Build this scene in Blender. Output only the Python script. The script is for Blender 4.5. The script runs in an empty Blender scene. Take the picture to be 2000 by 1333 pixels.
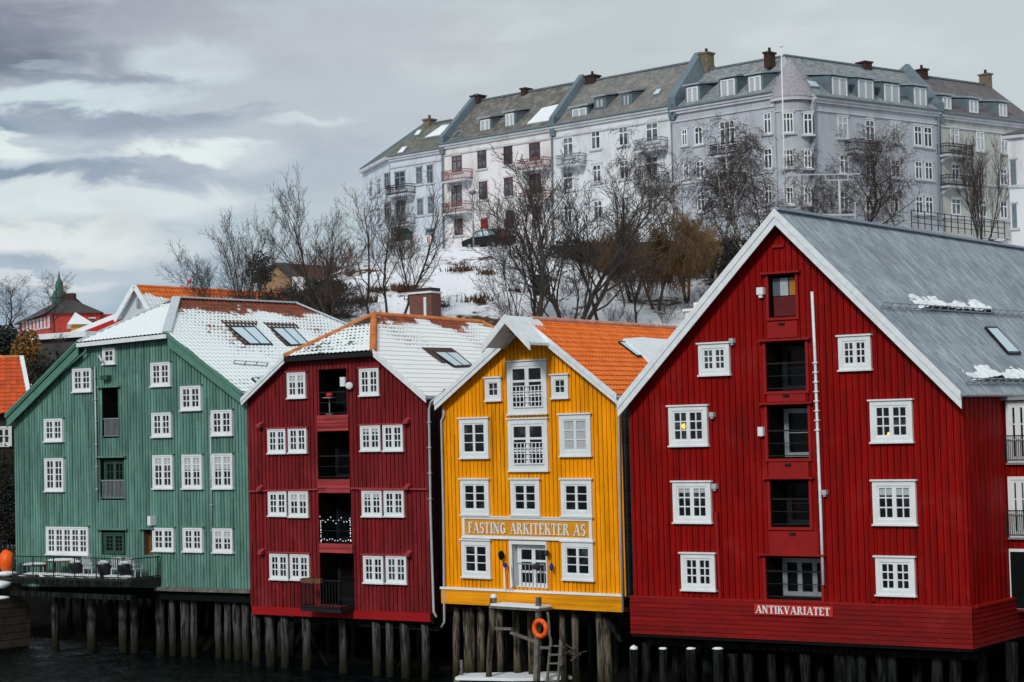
import bpy, bmesh, math, random
from mathutils import Vector, Matrix, noise as mnoise
R = math.radians
scene = bpy.context.scene
COL = scene.collection
# ------------------------------------------------------------------ camera
F = 3600.0                       # focal length in photo pixels (photo 2000 x 1333)
CAM = Vector((0, 0, 10.5)); PITCH = math.atan(168/F); ROLL = 0.025
R0 = Vector((1, 0, 0)); FW = Vector((0, math.cos(PITCH), math.sin(PITCH))); U0 = Vector((0, -math.sin(PITCH), math.cos(PITCH)))
CR = R0*math.cos(ROLL) - U0*math.sin(ROLL); CU = U0*math.cos(ROLL) + R0*math.sin(ROLL)
cd = bpy.data.cameras.new('camera'); cam = bpy.data.objects.new('camera', cd); COL.objects.link(cam)
cd.sensor_width = 36; cd.lens = F/2000*36; cd.clip_end = 8000; cd.clip_start = 0.5
mw = Matrix((CR, CU, -FW)).transposed().to_4x4(); mw.translation = CAM; cam.matrix_world = mw
scene.camera = cam
# ------------------------------------------------------------------ light
SUN_EL, SUN_AZ = R(33), R(205)    # azimuth clockwise from +Y: behind the viewer, to the left
scene.view_settings.view_transform = 'Standard'; scene.view_settings.look = 'None'
scene.view_settings.exposure = 0.0; scene.view_settings.gamma = 1

class NT:
    def __init__(s, nt): s.nt = nt; s.n = nt.nodes; s.l = nt.links
    def node(s, t, **k):
        n = s.n.new(t)
        for a, b in k.items(): setattr(n, a, b)
        return n
    def put(s, sock, v):
        if v is None: return
        if isinstance(v, bpy.types.NodeSocket): s.l.new(v, sock)
        elif isinstance(v, (tuple, list)) and len(v) == 3 and sock.type == 'RGBA': sock.default_value = (*v, 1)
        else: sock.default_value = v
    def m(s, op, a, b=None, c=None, clamp=False):
        n = s.node('ShaderNodeMath', operation=op, use_clamp=clamp)
        s.put(n.inputs[0], a); s.put(n.inputs[1], b); s.put(n.inputs[2], c); return n.outputs[0]
    def vm(s, op, a, b=None):
        n = s.node('ShaderNodeVectorMath', operation=op); s.put(n.inputs[0], a); s.put(n.inputs[1], b)
        return n.outputs[1 if op in ('DOT_PRODUCT', 'LENGTH') else 0]
    def mix(s, f, a, b, bt='MIX'):
        n = s.node('ShaderNodeMix', data_type='RGBA', blend_type=bt); s.put(n.inputs[0], f); s.put(n.inputs[6], a); s.put(n.inputs[7], b); return n.outputs[2]
    def noise(s, v, sc, det=4, rough=.55, dist=0):
        n = s.node('ShaderNodeTexNoise'); s.put(n.inputs['Vector'], v); s.put(n.inputs['Scale'], sc); s.put(n.inputs['Detail'], det); s.put(n.inputs['Roughness'], rough); s.put(n.inputs['Distortion'], dist); return n.outputs[0]
    def wn(s, v):
        n = s.node('ShaderNodeTexWhiteNoise', noise_dimensions='3D'); s.put(n.inputs['Vector'], v); return n.outputs[0]
    def sep(s, v):
        n = s.node('ShaderNodeSeparateXYZ'); s.put(n.inputs[0], v); return n.outputs
    def comb(s, x, y, z=0.0):
        n = s.node('ShaderNodeCombineXYZ'); s.put(n.inputs[0], x); s.put(n.inputs[1], y); s.put(n.inputs[2], z); return n.outputs[0]
    def ss(s, x, a, b, lo=0.0, hi=1.0):
        n = s.node('ShaderNodeMapRange', interpolation_type='SMOOTHSTEP'); s.put(n.inputs[0], x); s.put(n.inputs[1], a); s.put(n.inputs[2], b); s.put(n.inputs[3], lo); s.put(n.inputs[4], hi); return n.outputs[0]
    def tc(s, w='Object'): return s.node('ShaderNodeTexCoord').outputs[w]
    def bump(s, h, st=.5, d=.02):
        n = s.node('ShaderNodeBump'); s.put(n.inputs['Height'], h); n.inputs['Strength'].default_value = st; n.inputs['Distance'].default_value = d; return n.outputs[0]
def srgb(r, g, b):
    f = lambda c: (c/255/12.92 if c/255 <= .04045 else ((c/255+.055)/1.055)**2.4)
    return (f(r), f(g), f(b))

w = bpy.data.worlds.new('World'); scene.world = w; w.use_nodes = True
T = NT(w.node_tree); T.n.clear()
sky = T.node('ShaderNodeTexSky', sky_type='NISHITA', sun_disc=False, sun_elevation=SUN_EL, sun_rotation=SUN_AZ, altitude=0, air_density=1.2, dust_density=1.0)
g = T.tc('Generated'); gx, gy, gz = T.sep(g)
st = T.comb(T.m('MULTIPLY', gx, 5.0), T.m('MULTIPLY', gy, 5.0), T.m('MULTIPLY', gz, 17.0))
st2 = T.comb(T.m('MULTIPLY', gx, 9.0), T.m('MULTIPLY', gy, 9.0), T.m('MULTIPLY', gz, 36.0))
wob = T.noise(T.comb(T.m('MULTIPLY', gx, 9.0), gy, T.m('MULTIPLY', gz, 14.0)), 1.0, 3)
n1 = T.noise(T.vm('ADD', T.vm('ADD', st, T.comb(1.7, 0.0, T.m('MULTIPLY', wob, .5))), (3.3, 0.0, 0.35)), 1.25, 5, .52, .15)
n2 = T.noise(T.vm('ADD', st2, (0.0, 5.1, 2.2)), 1.1, 5, .55, .3)
nn = T.m('ADD', T.m('MULTIPLY', n1, .7), T.m('MULTIPLY', n2, .3))
left = T.ss(gx, -.30, .06, 1.0, 0.0)                 # clouds are broken on the left, a closed sheet to the right
# cloud sheet with broken banks of cloud at their own bearings (azimuth, elevation, half widths)
sheet = T.mix(T.ss(gx, -.25, .10), srgb(178, 191, 203), srgb(198, 206, 210))
sheet = T.mix(T.m('MULTIPLY', T.ss(gz, .08, .20), .55), sheet, srgb(192, 197, 202))
sheet = T.mix(T.ss(T.m('ABSOLUTE', T.m('SUBTRACT', gx, .23)), .22, .02, 0, .35), sheet, srgb(206, 213, 217))
blue = T.mix(.12, srgb(150, 172, 195), T.mix(1.0, sky.outputs[0], (.1, .1, .1), 'MULTIPLY'))
c = T.mix(T.m('MULTIPLY', T.ss(gz, .06, .12, 1, 0), T.ss(gx, -.20, 0.0, .95, 0)), sheet, blue)
n3 = T.noise(T.vm('ADD', T.comb(T.m('MULTIPLY', gx, 22.0), 0.0, T.m('MULTIPLY', gz, 48.0)), (4.0, 2.0, 1.0)), 1.0, 5, .6, .5)
wx = T.m('ADD', gx, T.m('MULTIPLY', T.m('SUBTRACT', wob, .5), .07)); wz = T.m('ADD', gz, T.m('ADD', T.m('MULTIPLY', T.m('SUBTRACT', n1, .5), .03), T.m('MULTIPLY', T.m('SUBTRACT', n3, .5), .022)))
def bank(c, px, py, rx, ry, col, amt):
    cx, cz = (px-1000)/F, (835-py)/F
    dx = T.m('DIVIDE', T.m('SUBTRACT', wx, cx), rx/F); dz = T.m('DIVIDE', T.m('SUBTRACT', wz, cz), ry/F)
    d = T.m('ADD', T.m('SQRT', T.m('ADD', T.m('MULTIPLY', dx, dx), T.m('MULTIPLY', dz, dz))), T.m('ADD', T.m('MULTIPLY', T.m('SUBTRACT', n2, .5), 1.1), T.m('MULTIPLY', T.m('SUBTRACT', n3, .5), 1.5)))
    return T.mix(T.ss(d, 1.25, .5, 0, amt), c, col)
lil, drk, wht = srgb(140, 145, 163), srgb(128, 144, 164), srgb(228, 234, 235)
for q in [(200, 330, 460, 70, srgb(166, 180, 196), .55), (-20, 105, 330, 80, srgb(110, 118, 136), .95), (230, 55, 300, 60, srgb(152, 153, 167), .65), (300, 130, 90, 30, srgb(148, 152, 168), .7), (400, 125, 105, 40, srgb(208, 222, 227), 1.0), (120, 137, 80, 11, srgb(170, 185, 198), .6), (200, 160, 170, 14, srgb(142, 150, 168), .7), (160, 197, 240, 28, srgb(208, 222, 227), 1.0),
          (230, 240, 310, 27, srgb(148, 160, 178), .9), (20, 248, 90, 16, srgb(122, 148, 172), .7), (40, 288, 160, 26, wht, 1.0), (395, 298, 185, 36, srgb(230, 236, 236), 1.0), (620, 247, 130, 15, srgb(214, 222, 226), .8), (100, 326, 150, 17, srgb(132, 150, 170), .95), (290, 322, 150, 22, srgb(158, 170, 188), .8), (640, 320, 260, 42, srgb(180, 190, 202), .6),
          (150, 388, 360, 44, srgb(220, 228, 231), 1.0), (110, 462, 300, 36, srgb(226, 228, 229), 1.0), (160, 500, 210, 12, srgb(162, 176, 194), .85), (120, 528, 160, 11, srgb(212, 216, 222), .9), (520, 455, 220, 40, srgb(194, 208, 216), .5), (640, 90, 420, 70, srgb(190, 192, 200), .5)]:
    c = bank(c, *q)
tex = T.ss(T.m('ADD', T.m('MULTIPLY', n3, .6), T.m('MULTIPLY', n2, .4)), .35, .65, .95, 1.05); texm = T.mix(T.m('ADD', T.m('MULTIPLY', left, .8), .2), (1, 1, 1), T.comb(T.m('ADD', tex, -.01), tex, T.m('ADD', tex, .01)))
c = T.mix(1.0, c, texm, 'MULTIPLY')
c = T.mix(T.ss(nn, .47, .36, 0, .15), c, srgb(160, 166, 180)); c = T.mix(T.ss(nn, .52, .64, 0, .3), c, wht)
top = T.ss(gz, .25, .9, 1.0, 1.1)
c10 = T.mix(1.0, c, T.comb(T.m('MULTIPLY', top, 10.0), T.m('MULTIPLY', top, 10.1), T.m('MULTIPLY', top, 10.0)), 'MULTIPLY')
skymix = T.mix(.06, c10, sky.outputs[0])
bg = T.node('ShaderNodeBackground'); T.put(bg.inputs[0], skymix); bg.inputs[1].default_value = 0.1
out = T.node('ShaderNodeOutputWorld'); T.l.new(bg.outputs[0], out.inputs[0])
sd = bpy.data.lights.new('sun', 'SUN'); sd.energy = 2.0; sd.angle = R(9); sd.color = (1, .955, .9)
so = bpy.data.objects.new('sun', sd); COL.objects.link(so)
sv = Vector((math.sin(SUN_AZ)*math.cos(SUN_EL), math.cos(SUN_AZ)*math.cos(SUN_EL), math.sin(SUN_EL)))
so.rotation_euler = sv.to_track_quat('Z', 'Y').to_euler()

# ------------------------------------------------------------------ geometry helpers
def horizon(px): return 835 - .025*(px-1000)
def ray(px, py):
    v = FW*F + CR*(px-1000) + CU*(666.5-py); return v/v.y
def at(px, py, Y): return CAM + ray(px, py)*Y
def hdir(vpx):
    v = ray(vpx, horizon(vpx)); v.z = 0; return v.normalized()
ORIG = {}
class MB:
    def __init__(s): s.v = []; s.f = []; s.uv = []; s.has = False
    def face(s, pts, uvs=None):
        i = len(s.v); s.v += [Vector(p) for p in pts]; s.f.append(tuple(range(i, i+len(pts))))
        s.uv.append(uvs)
        if uvs: s.has = True
    def hexa(s, p):       # 8 points: 0-3 one side, 4-7 the other
        i = len(s.v); s.v += [Vector(q) for q in p]
        for q in ((3, 2, 1, 0), (4, 5, 6, 7), (0, 1, 5, 4), (1, 2, 6, 5), (2, 3, 7, 6), (3, 0, 4, 7)):
            s.f.append(tuple(i+k for k in q)); s.uv.append(None)
    def box(s, c, sx, sy, sz, ax=None):
        ax = ax or (Vector((1, 0, 0)), Vector((0, 1, 0)), Vector((0, 0, 1))); c = Vector(c)
        s.hexa([c+ax[0]*sx*a/2+ax[1]*sy*b/2+ax[2]*sz*d/2 for d in (-1, 1) for a, b in ((-1, -1), (1, -1), (1, 1), (-1, 1))])
    def bar(s, a, b, w, h=None):
        a = Vector(a); b = Vector(b); t = (b-a).normalized(); h = h or w
        x = t.cross(Vector((0, 0, 1)));
        if x.length < .01: x = Vector((1, 0, 0))
        x.normalize(); y = x.cross(t).normalized()
        s.hexa([p+x*w*i/2+y*h*j/2 for p in (a, b) for i, j in ((-1, -1), (1, -1), (1, 1), (-1, 1))])
    def tube(s, pts, rs, n=6, cap=True):
        pts = [Vector(p) for p in pts]
        if not isinstance(rs, (list, tuple)): rs = [rs]*len(pts)
        base = len(s.v); x = None
        for k, p in enumerate(pts):
            t = (pts[min(k+1, len(pts)-1)]-pts[max(k-1, 0)]).normalized()
            if x is None: x = t.orthogonal().normalized()
            else:
                x = x - t*x.dot(t)
                x = x.normalized() if x.length > 1e-5 else t.orthogonal().normalized()
            y = t.cross(x)
            for j in range(n):
                a = 2*math.pi*j/n; s.v.append(p+(x*math.cos(a)+y*math.sin(a))*rs[k])
        for k in range(len(pts)-1):
            for j in range(n):
                a = base+k*n+j; b = base+k*n+(j+1) % n; s.f.append((a, b, b+n, a+n)); s.uv.append(None)
        if cap:
            s.f.append(tuple(base+j for j in reversed(range(n)))); s.uv.append(None)
            e = base+(len(pts)-1)*n; s.f.append(tuple(e+j for j in range(n))); s.uv.append(None)
    def prism(s, poly, off):    # polygon extruded by a vector
        poly = [Vector(p) for p in poly]; off = Vector(off); n = len(poly); i = len(s.v)
        s.v += poly+[p+off for p in poly]
        s.f.append(tuple(i+k for k in range(n))); s.f.append(tuple(i+n+k for k in reversed(range(n)))); s.uv += [None, None]
        for k in range(n):
            a, b = i+k, i+(k+1) % n; s.f.append((b, a, a+n, b+n)); s.uv.append(None)
    def blob(s, c, rx, ry, rz, seed=0, amp=.25, sub=2, freq=1.3):
        bm = bmesh.new(); bmesh.ops.create_icosphere(bm, subdivisions=sub, radius=1); i = len(s.v)
        for v in bm.verts:
            k = 1+amp*mnoise.noise(v.co*freq+Vector((seed*3.1, seed, 0)))
            s.v.append(Vector(c)+Vector((v.co.x*rx*k, v.co.y*ry*k, v.co.z*rz*k)))
        for f in bm.faces: s.f.append(tuple(i+v.index for v in f.verts)); s.uv.append(None)
        bm.free()
    def build(s, name, mat, parent=None, smooth=False, recalc=True):
        org = ORIG.get(parent.name, Vector((0, 0, 0))) if parent else Vector((0, 0, 0))
        me = bpy.data.meshes.new(name); me.from_pydata([v-org for v in s.v], [], s.f)
        if s.has:
            l = me.uv_layers.new(name='UVMap'); k = 0
            for fi, f in enumerate(s.f):
                for j in range(len(f)):
                    l.data[k].uv = s.uv[fi][j] if s.uv[fi] else (s.v[f[j]].x+s.v[f[j]].y, s.v[f[j]].z); k += 1
        if recalc:
            bm = bmesh.new(); bm.from_mesh(me); bmesh.ops.recalc_face_normals(bm, faces=bm.faces); bm.to_mesh(me); bm.free()
        me.materials.append(mat)
        if smooth: me.polygons.foreach_set('use_smooth', [True]*len(me.polygons))
        o = bpy.data.objects.new(name, me); COL.objects.link(o)
        if parent: o.parent = parent; ORIG[o.name] = org
        return o
def tag(o, label=None, cat=None, group=None, kind=None):
    if label: o['label'] = label
    if cat: o['category'] = cat
    if group: o['group'] = group
    if kind: o['kind'] = kind
    return o
def thing(name, loc, label, cat, group=None):
    o = bpy.data.objects.new(name, None); COL.objects.link(o); o.location = loc; o.empty_display_size = .3
    ORIG[o.name] = Vector(loc); return tag(o, label, cat, group)
def single(mb, name, mat, loc, label, cat, group=None, smooth=False):
    for k in range(len(mb.v)): mb.v[k] = mb.v[k]-Vector(loc)
    o = mb.build(name, mat, None, smooth); o.location = loc; return tag(o, label, cat, group)
def copy_tree(o, parent=None):
    kids = list(o.children); c = o.copy(); COL.objects.link(c); c.parent = parent
    for k in kids: copy_tree(k, c)
    return c
def lerp(tab, x):
    if x <= tab[0][0]: return tab[0][1]
    for (a, p), (b, q) in zip(tab, tab[1:]):
        if x <= b: return p+(q-p)*(x-a)/(b-a) if b > a else q
    return tab[-1][1]
ORD = 'first second third fourth fifth sixth seventh eighth ninth tenth eleventh twelfth thirteenth fourteenth fifteenth sixteenth seventeenth eighteenth nineteenth twentieth'.split()

class Frame:      # a vertical plane: u along it to the right, d behind it, z up
    def __init__(s, ax, ay, Y, U, G):
        s.O = at(ax, ay, Y); s.O.z = 0; s.U = U; s.G = G
        s.N = U.cross(Vector((0, 0, 1))).normalized()      # faces the viewer
        if s.N.y > 0: s.N = -s.N
        s.gn = G.dot(s.N)                                 # negative
    def uz(s, px, py, d=0.0):
        P = s.O+s.G*d; r = ray(px, py); t = (P-CAM).dot(s.N)/r.dot(s.N); X = CAM+r*t; q = X-P
        return q.dot(s.U), X.z
    def pt(s, px, py, d=0.0):
        u, z = s.uz(px, py, d); return s.W(u, d, z)
    def W(s, u, d, z): return s.O+s.U*u+s.G*d+Vector((0, 0, z))
    def rect(s, x0, y0, x1, y1, d=0.0):
        xc, yc = (x0+x1)/2, (y0+y1)/2
        return s.uz(x0, yc, d)[0], s.uz(x1, yc, d)[0], s.uz(xc, y1, d)[1], s.uz(xc, y0, d)[1]
    def box(s, mb, u0, u1, d0, d1, z0, z1):
        mb.hexa([s.W(u, d, z) for z in (z0, z1) for u, d in ((u0, d0), (u1, d0), (u1, d1), (u0, d1))])

# ------------------------------------------------------------------ materials
MATS = {}
def mat(name, rough=.6, **k):
    m = bpy.data.materials.new(name); m.use_nodes = True; t = NT(m.node_tree); b = t.n['Principled BSDF']
    b.inputs['Roughness'].default_value = rough; MATS[name] = m
    for a, v in k.items(): t.put(b.inputs[a.replace('_', ' ')], v)
    return m, t, b
def simple(name, col, rough=.6, var=.15, sc=3.0, bmp=.0, metal=0.0, spec=.22):
    m, t, b = mat(name, rough); o = t.tc(); n = t.noise(o, sc, 5, .6)
    t.put(b.inputs['Base Color'], t.mix(1.0, (*col,), t.comb(*[t.ss(n, .25, .75, 1-var, 1+var)]*3), 'MULTIPLY'))
    b.inputs['Metallic'].default_value = metal; b.inputs['Specular IOR Level'].default_value = spec
    if bmp: t.put(b.inputs['Normal'], t.bump(t.noise(o, sc*8, 4), bmp, .02))
    return m
def boards(name, col, pitch, horiz=False, worn=None, wear=.5, rough=.55, var=.16, line=.0, dirt=.25):
    m, t, b = mat(name, rough); uv = t.tc('UV'); u, v, _ = t.sep(uv)
    if horiz: u, v = v, u
    cell = t.m('FLOOR', t.m('ADD', t.m('DIVIDE', u, pitch), .5)); r1 = t.wn(t.comb(cell, 3.0, 1.0))
    r2 = t.wn(t.comb(cell, t.m('FLOOR', t.m('ADD', t.m('DIVIDE', v, 3.4), r1)), 7.0))
    big = t.noise(t.comb(t.m('MULTIPLY', u, .35), t.m('MULTIPLY', v, .22), cell), 1.0, 5, .6)
    str_ = t.noise(t.comb(t.m('MULTIPLY', u, 14.0), t.m('MULTIPLY', v, .7), cell), 1.0, 5, .65)
    gain = t.m('MULTIPLY', t.ss(r2, 0, 1, 1-var, 1+var), t.m('MULTIPLY', t.ss(big, .3, .7, 1-dirt, 1+dirt*.6), t.ss(str_, .25, .75, .86, 1.1)))
    c = t.mix(1.0, col, t.comb(gain, gain, gain), 'MULTIPLY')
    stain = t.noise(t.comb(t.m('MULTIPLY', u, 1.3), t.m('MULTIPLY', v, .16), 3.0), 1.0, 6, .7)
    c = t.mix(t.ss(stain, .50, .70, 0, .62), c, tuple(q*.35+.004 for q in col))
    c = t.mix(t.ss(t.noise(t.comb(u, v, 8.0), .5, 5, .65), .52, .72, 0, .42), c, tuple(min(1, q*1.35+.02) for q in col))
    knot = t.noise(t.comb(t.m('MULTIPLY', u, 5.0), t.m('MULTIPLY', v, 3.2), 6.0), 1.0, 2, .5); c = t.mix(t.ss(knot, .70, .76, 0, .45), c, tuple(q*.3 for q in col))
    if worn:
        sp = t.noise(t.comb(t.m('MULTIPLY', u, 9.0), t.m('MULTIPLY', v, 1.1), cell), 1.0, 6, .7)
        c = t.mix(t.m('MULTIPLY', t.ss(sp, .60, .72), wear), c, worn)
    if line:
        fr = t.m('ABSOLUTE', t.m('SUBTRACT', t.m('FRACT', t.m('DIVIDE', u, pitch)), .5))
        c = t.mix(t.ss(fr, .44, .5, 0, line), c, (.01, .01, .01))
    t.put(b.inputs['Base Color'], c)
    t.put(b.inputs['Normal'], t.bump(str_, .35, .01)); b.inputs['Specular IOR Level'].default_value = .09
    return m
def tiles(name, col, col2, snow, T_, roww, colw, amt=1.0, top=.0, patch=.0, base=.0, gaps=1.0, mossy=None, band=.9):
    """clay tiles under thin snow; uv = metres along the roof / up the slope; T_ = slope length"""
    m, t, b = mat(name, .7); uv = t.tc('UV'); u, v, _ = t.sep(uv)
    cu = t.m('DIVIDE', u, colw); cv = t.m('DIVIDE', v, roww); fu = t.m('FRACT', cu); fv = t.m('FRACT', cv)
    r = t.wn(t.comb(t.m('FLOOR', cu), t.m('FLOOR', cv), 1.0)); tc = t.mix(r, col, col2)
    if mossy: tc = t.mix(t.ss(t.noise(uv, 1.1, 5, .65), .48, .6), tc, mossy)
    # shade under the nose of each tile, painted dark into the tile colour
    nose = t.m('MULTIPLY', t.ss(fv, .0, .2, 1, 0), t.ss(fu, .35, .6, .35, 1.0))
    tc = t.mix(t.m('MULTIPLY', nose, .95), tc, (.02, .012, .01))
    big = t.noise(uv, .28, 4, .5, .4); fine = t.noise(uv, 3.0, 4, .6)
    ht = t.ss(v, T_-band, T_-band*.06, 0, top)
    lvl = t.m('SUBTRACT', t.m('ADD', t.m('MULTIPLY', big, 1.25), t.m('ADD', t.m('MULTIPLY', fine, .6), base-.24)), t.m('MULTIPLY', ht, t.ss(t.noise(t.comb(u, v, 5.0), .35, 3, .5), .3, .65, .45, 1.5)))
    hump = t.m('MULTIPLY', t.ss(fu, .30, .85, 0, 1), t.ss(fv, .0, .42, 1.0, 0))
    lvl = t.m('SUBTRACT', lvl, t.m('MULTIPLY', t.m('MULTIPLY', hump, t.ss(t.m('ADD', v, t.m('MULTIPLY', big, 2.5)), T_*.2+1.2, T_*.8+1.2, .35, 1.15)), .32*gaps))
    mask = t.ss(lvl, .42+patch, .54+patch, 0, amt)
    sn = t.mix(t.noise(uv, 2.0, 3), snow, tuple(x*.93 for x in snow))
    t.put(b.inputs['Base Color'], t.mix(mask, tc, sn)); b.inputs['Specular IOR Level'].default_value = .1
    return m
WHITE = (.72, .74, .75)
M = {}
M['white'] = simple('white_paint', (.70, .74, .76), .5, .06, 2, .1)
M['trim'] = simple('weathered_white_board', (.70, .75, .78), .55, .10, 4, .2)
M['snow'] = simple('snow', (.74, .79, .815), .8, .05, 1.5, .4)
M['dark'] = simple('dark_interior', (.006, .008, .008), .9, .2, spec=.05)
M['black'] = simple('black_metal', (.012, .013, .015), .45, .2)
M['grey'] = simple('grey_metal', (.28, .31, .34), .45, .12, 3, .1, .3)
M['pipe'] = simple('pale_pipe', (.42, .46, .49), .45, .1, 3, 0, .2)
M['orange'] = simple('orange_plastic', (.85, .11, .008), .4, .08)
M['bluep'] = simple('blue_fabric', (.01, .03, .22), .7, .2)
M['redp'] = simple('red_plastic', (.6, .03, .02), .5, .1)
M['wood'] = simple('brown_wood', (.13, .07, .035), .7, .35, 6, .4)
M['plank'] = simple('weathered_plank', (.13, .125, .11), .85, .4, 4, .6)
M['stone'] = simple('quay_stone', (.045, .038, .03), .9, .45, 1.6, .8)
m, t, b = mat('window_glass', .06)
o = t.tc(); t.put(b.inputs['Base Color'], t.mix(t.ss(t.noise(o, 1.3, 3), .5, .72), (.004, .005, .006), (.06, .068, .075))); b.inputs['Specular IOR Level'].default_value = .38  # pale patches in the pane colour stand in for reflections
t.put(b.inputs['Normal'], t.bump(t.noise(o, 2.2, 2), .12, .02)); M['glass'] = m
m, t, b = mat('roof_window_glass', .12); b.inputs['Base Color'].default_value = (.50, .66, .74, 1); b.inputs['Metallic'].default_value = .0; M['skyglass'] = m
m, t, b = mat('far_window_glass', .2); t.put(b.inputs['Base Color'], t.mix(t.ss(t.noise(t.tc(), .45, 3), .42, .62), (.025, .03, .038), (.15, .17, .20))); M['farglass'] = m
m, t, b = mat('hatch_glass', .15); b.inputs['Base Color'].default_value = (.004, .005, .006, 1); b.inputs['Specular IOR Level'].default_value = .12; M['darkglass'] = m
m, t, b = mat('curtain', .9); t.put(b.inputs['Base Color'], t.mix(t.noise(t.tc(), 9.0), (.30, .33, .36), (.5, .53, .56))); M['curtain'] = m
m, t, b = mat('lit_lamp', .5); b.inputs['Base Color'].default_value = (.9, .45, .05, 1); b.inputs['Emission Color'].default_value = (1, .42, .05, 1); b.inputs['Emission Strength'].default_value = 1.3; M['lit'] = m
m, t, b = mat('fairy_light', .5); b.inputs['Emission Color'].default_value = (.8, .88, 1, 1); b.inputs['Emission Strength'].default_value = .7; M['fairy'] = m
# weathered pile: pale grey above, green-brown and black towards the tide line
def pilemat(name, a, bcol):
    m, t, b = mat(name, .85); g = t.node('ShaderNodeNewGeometry').outputs['Position']; x, y, z = t.sep(g)
    s_ = t.comb(t.m('MULTIPLY', x, 9.0), t.m('MULTIPLY', y, 9.0), t.m('MULTIPLY', z, .9)); n = t.noise(s_, 1.0, 6, .65)
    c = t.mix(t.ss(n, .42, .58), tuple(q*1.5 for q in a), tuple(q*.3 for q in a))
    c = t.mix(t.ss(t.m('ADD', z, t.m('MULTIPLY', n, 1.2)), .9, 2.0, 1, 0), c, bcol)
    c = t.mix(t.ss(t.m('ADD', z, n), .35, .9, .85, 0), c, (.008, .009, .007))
    t.put(b.inputs['Base Color'], c); t.put(b.inputs['Normal'], t.bump(n, .8, .04)); b.inputs['Specular IOR Level'].default_value = .06; return m
M['pile'] = pilemat('weathered_pile', (.052, .053, .053), (.018, .02, .011))
M['pile2'] = pilemat('brown_pile', (.095, .08, .06), (.03, .028, .013))
M['pile3'] = pilemat('grey_shaded_pile', (.04, .042, .042), (.014, .016, .012))  # darker pile copy for second rows, shade put into the wood colour
M['shade_pile'] = pilemat('shade_black_pile', (.012, .014, .014), (.006, .008, .006))  # near-black pile copy, the shade under the houses painted into its colour
def bark(name, c1, c2, band=False):
    m, t, b = mat(name, .9); o = t.tc(); x, y, z = t.sep(o)
    n = t.noise(t.comb(t.m('MULTIPLY', x, 3.0), t.m('MULTIPLY', y, 3.0), t.m('MULTIPLY', z, 6.0 if band else 1.0)), 1.5, 4, .6)
    t.put(b.inputs['Base Color'], t.mix(t.ss(n, .45, .6), c1, c2)); return m
M['bark'] = bark('dark_bark', (.045, .036, .03), (.025, .02, .017))
M['twig'] = bark('dark_twigs', (.055, .042, .036), (.03, .024, .022))
M['twigb'] = bark('purple_birch_twigs', (.055, .038, .038), (.03, .022, .024))
M['birch'] = bark('birch_bark', (.42, .40, .37), (.06, .05, .045), True)
M['twigr'] = bark('rusty_twigs', (.13, .055, .035), (.06, .035, .025))
M['willow'] = bark('ochre_willow_twigs', (.17, .105, .035), (.10, .05, .025))
M['willowbark'] = bark('reddish_bark', (.12, .055, .03), (.06, .04, .03))
M['evergreen'] = bark('evergreen_needles', (.012, .016, .012), (.025, .028, .02))
M['rustleaf'] = bark('rust_bracken', (.14, .065, .03), (.07, .035, .02))

# ------------------------------------------------------------------ building parts
def siding(fr, top, bot, openings, pitch, bw, proud, fine=None):
    """vertical board cladding with raised battens, with real openings left in it"""
    GR = .022; mb = MB(); uL, uR = top[0][0], top[-1][0]; us = {uL, uR}
    us |= {p[0] for p in top[1:-1]}
    for o in openings: us |= {q for q in (o[0], o[1]) if uL < q < uR}
    k = math.floor(uL/pitch)
    while k*pitch < uR+pitch:
        for q in (k*pitch-bw/2-GR, k*pitch-bw/2, k*pitch+bw/2, k*pitch+bw/2+GR):
            if uL < q < uR: us.add(q)
        k += 1
    us = sorted(us)
    for a, b_ in zip(us, us[1:]):
        if b_-a < 1e-4: continue
        mid = (a+b_)/2; f = mid/pitch; dist = abs(f-round(f))*pitch; bat = dist < bw/2; grv = not bat and dist < bw/2+GR; d = -proud if bat else .06 if grv else 0.0
        iv = [(None, None)]; cuts = sorted([(o[2], o[3]) for o in openings if o[0] < mid < o[1]])
        za, zb = lerp(bot, a), lerp(bot, b_); segs = []
        lo = (za, zb)
        for c0, c1 in cuts:
            segs.append((lo, (c0, c0))); lo = (c1, c1)
        segs.append((lo, (lerp(top, a+1e-4), lerp(top, b_-1e-4))))
        for (l0, l1), (h0, h1) in segs:
            if h0 <= l0 and h1 <= l1: continue
            h0 = max(h0, l0); h1 = max(h1, l1)
            mb.face([fr.W(a, d, l0), fr.W(b_, d, l1), fr.W(b_, d, h1), fr.W(a, d, h0)], [(a, l0), (b_, l1), (b_, h1), (a, h0)])
            if not bat and not grv:
                for x_, l_, h_ in ((a, l0, h0), (b_, l1, h1)): mb.face([fr.W(x_, .06, l_), fr.W(x_, 0, l_), fr.W(x_, 0, h_), fr.W(x_, .06, h_)], [(x_, l_), (x_, l_), (x_, h_), (x_, h_)])
            if bat:
                mb.face([fr.W(a, 0.06, l0), fr.W(a, d, l0), fr.W(a, d, h0), fr.W(a, 0.06, h0)], [(a, l0), (a, l0), (a, h0), (a, h0)])
                mb.face([fr.W(b_, d, l1), fr.W(b_, 0.06, l1), fr.W(b_, 0.06, h1), fr.W(b_, d, h1)], [(b_, l1), (b_, l1), (b_, h1), (b_, h1)])
    return mb
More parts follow.
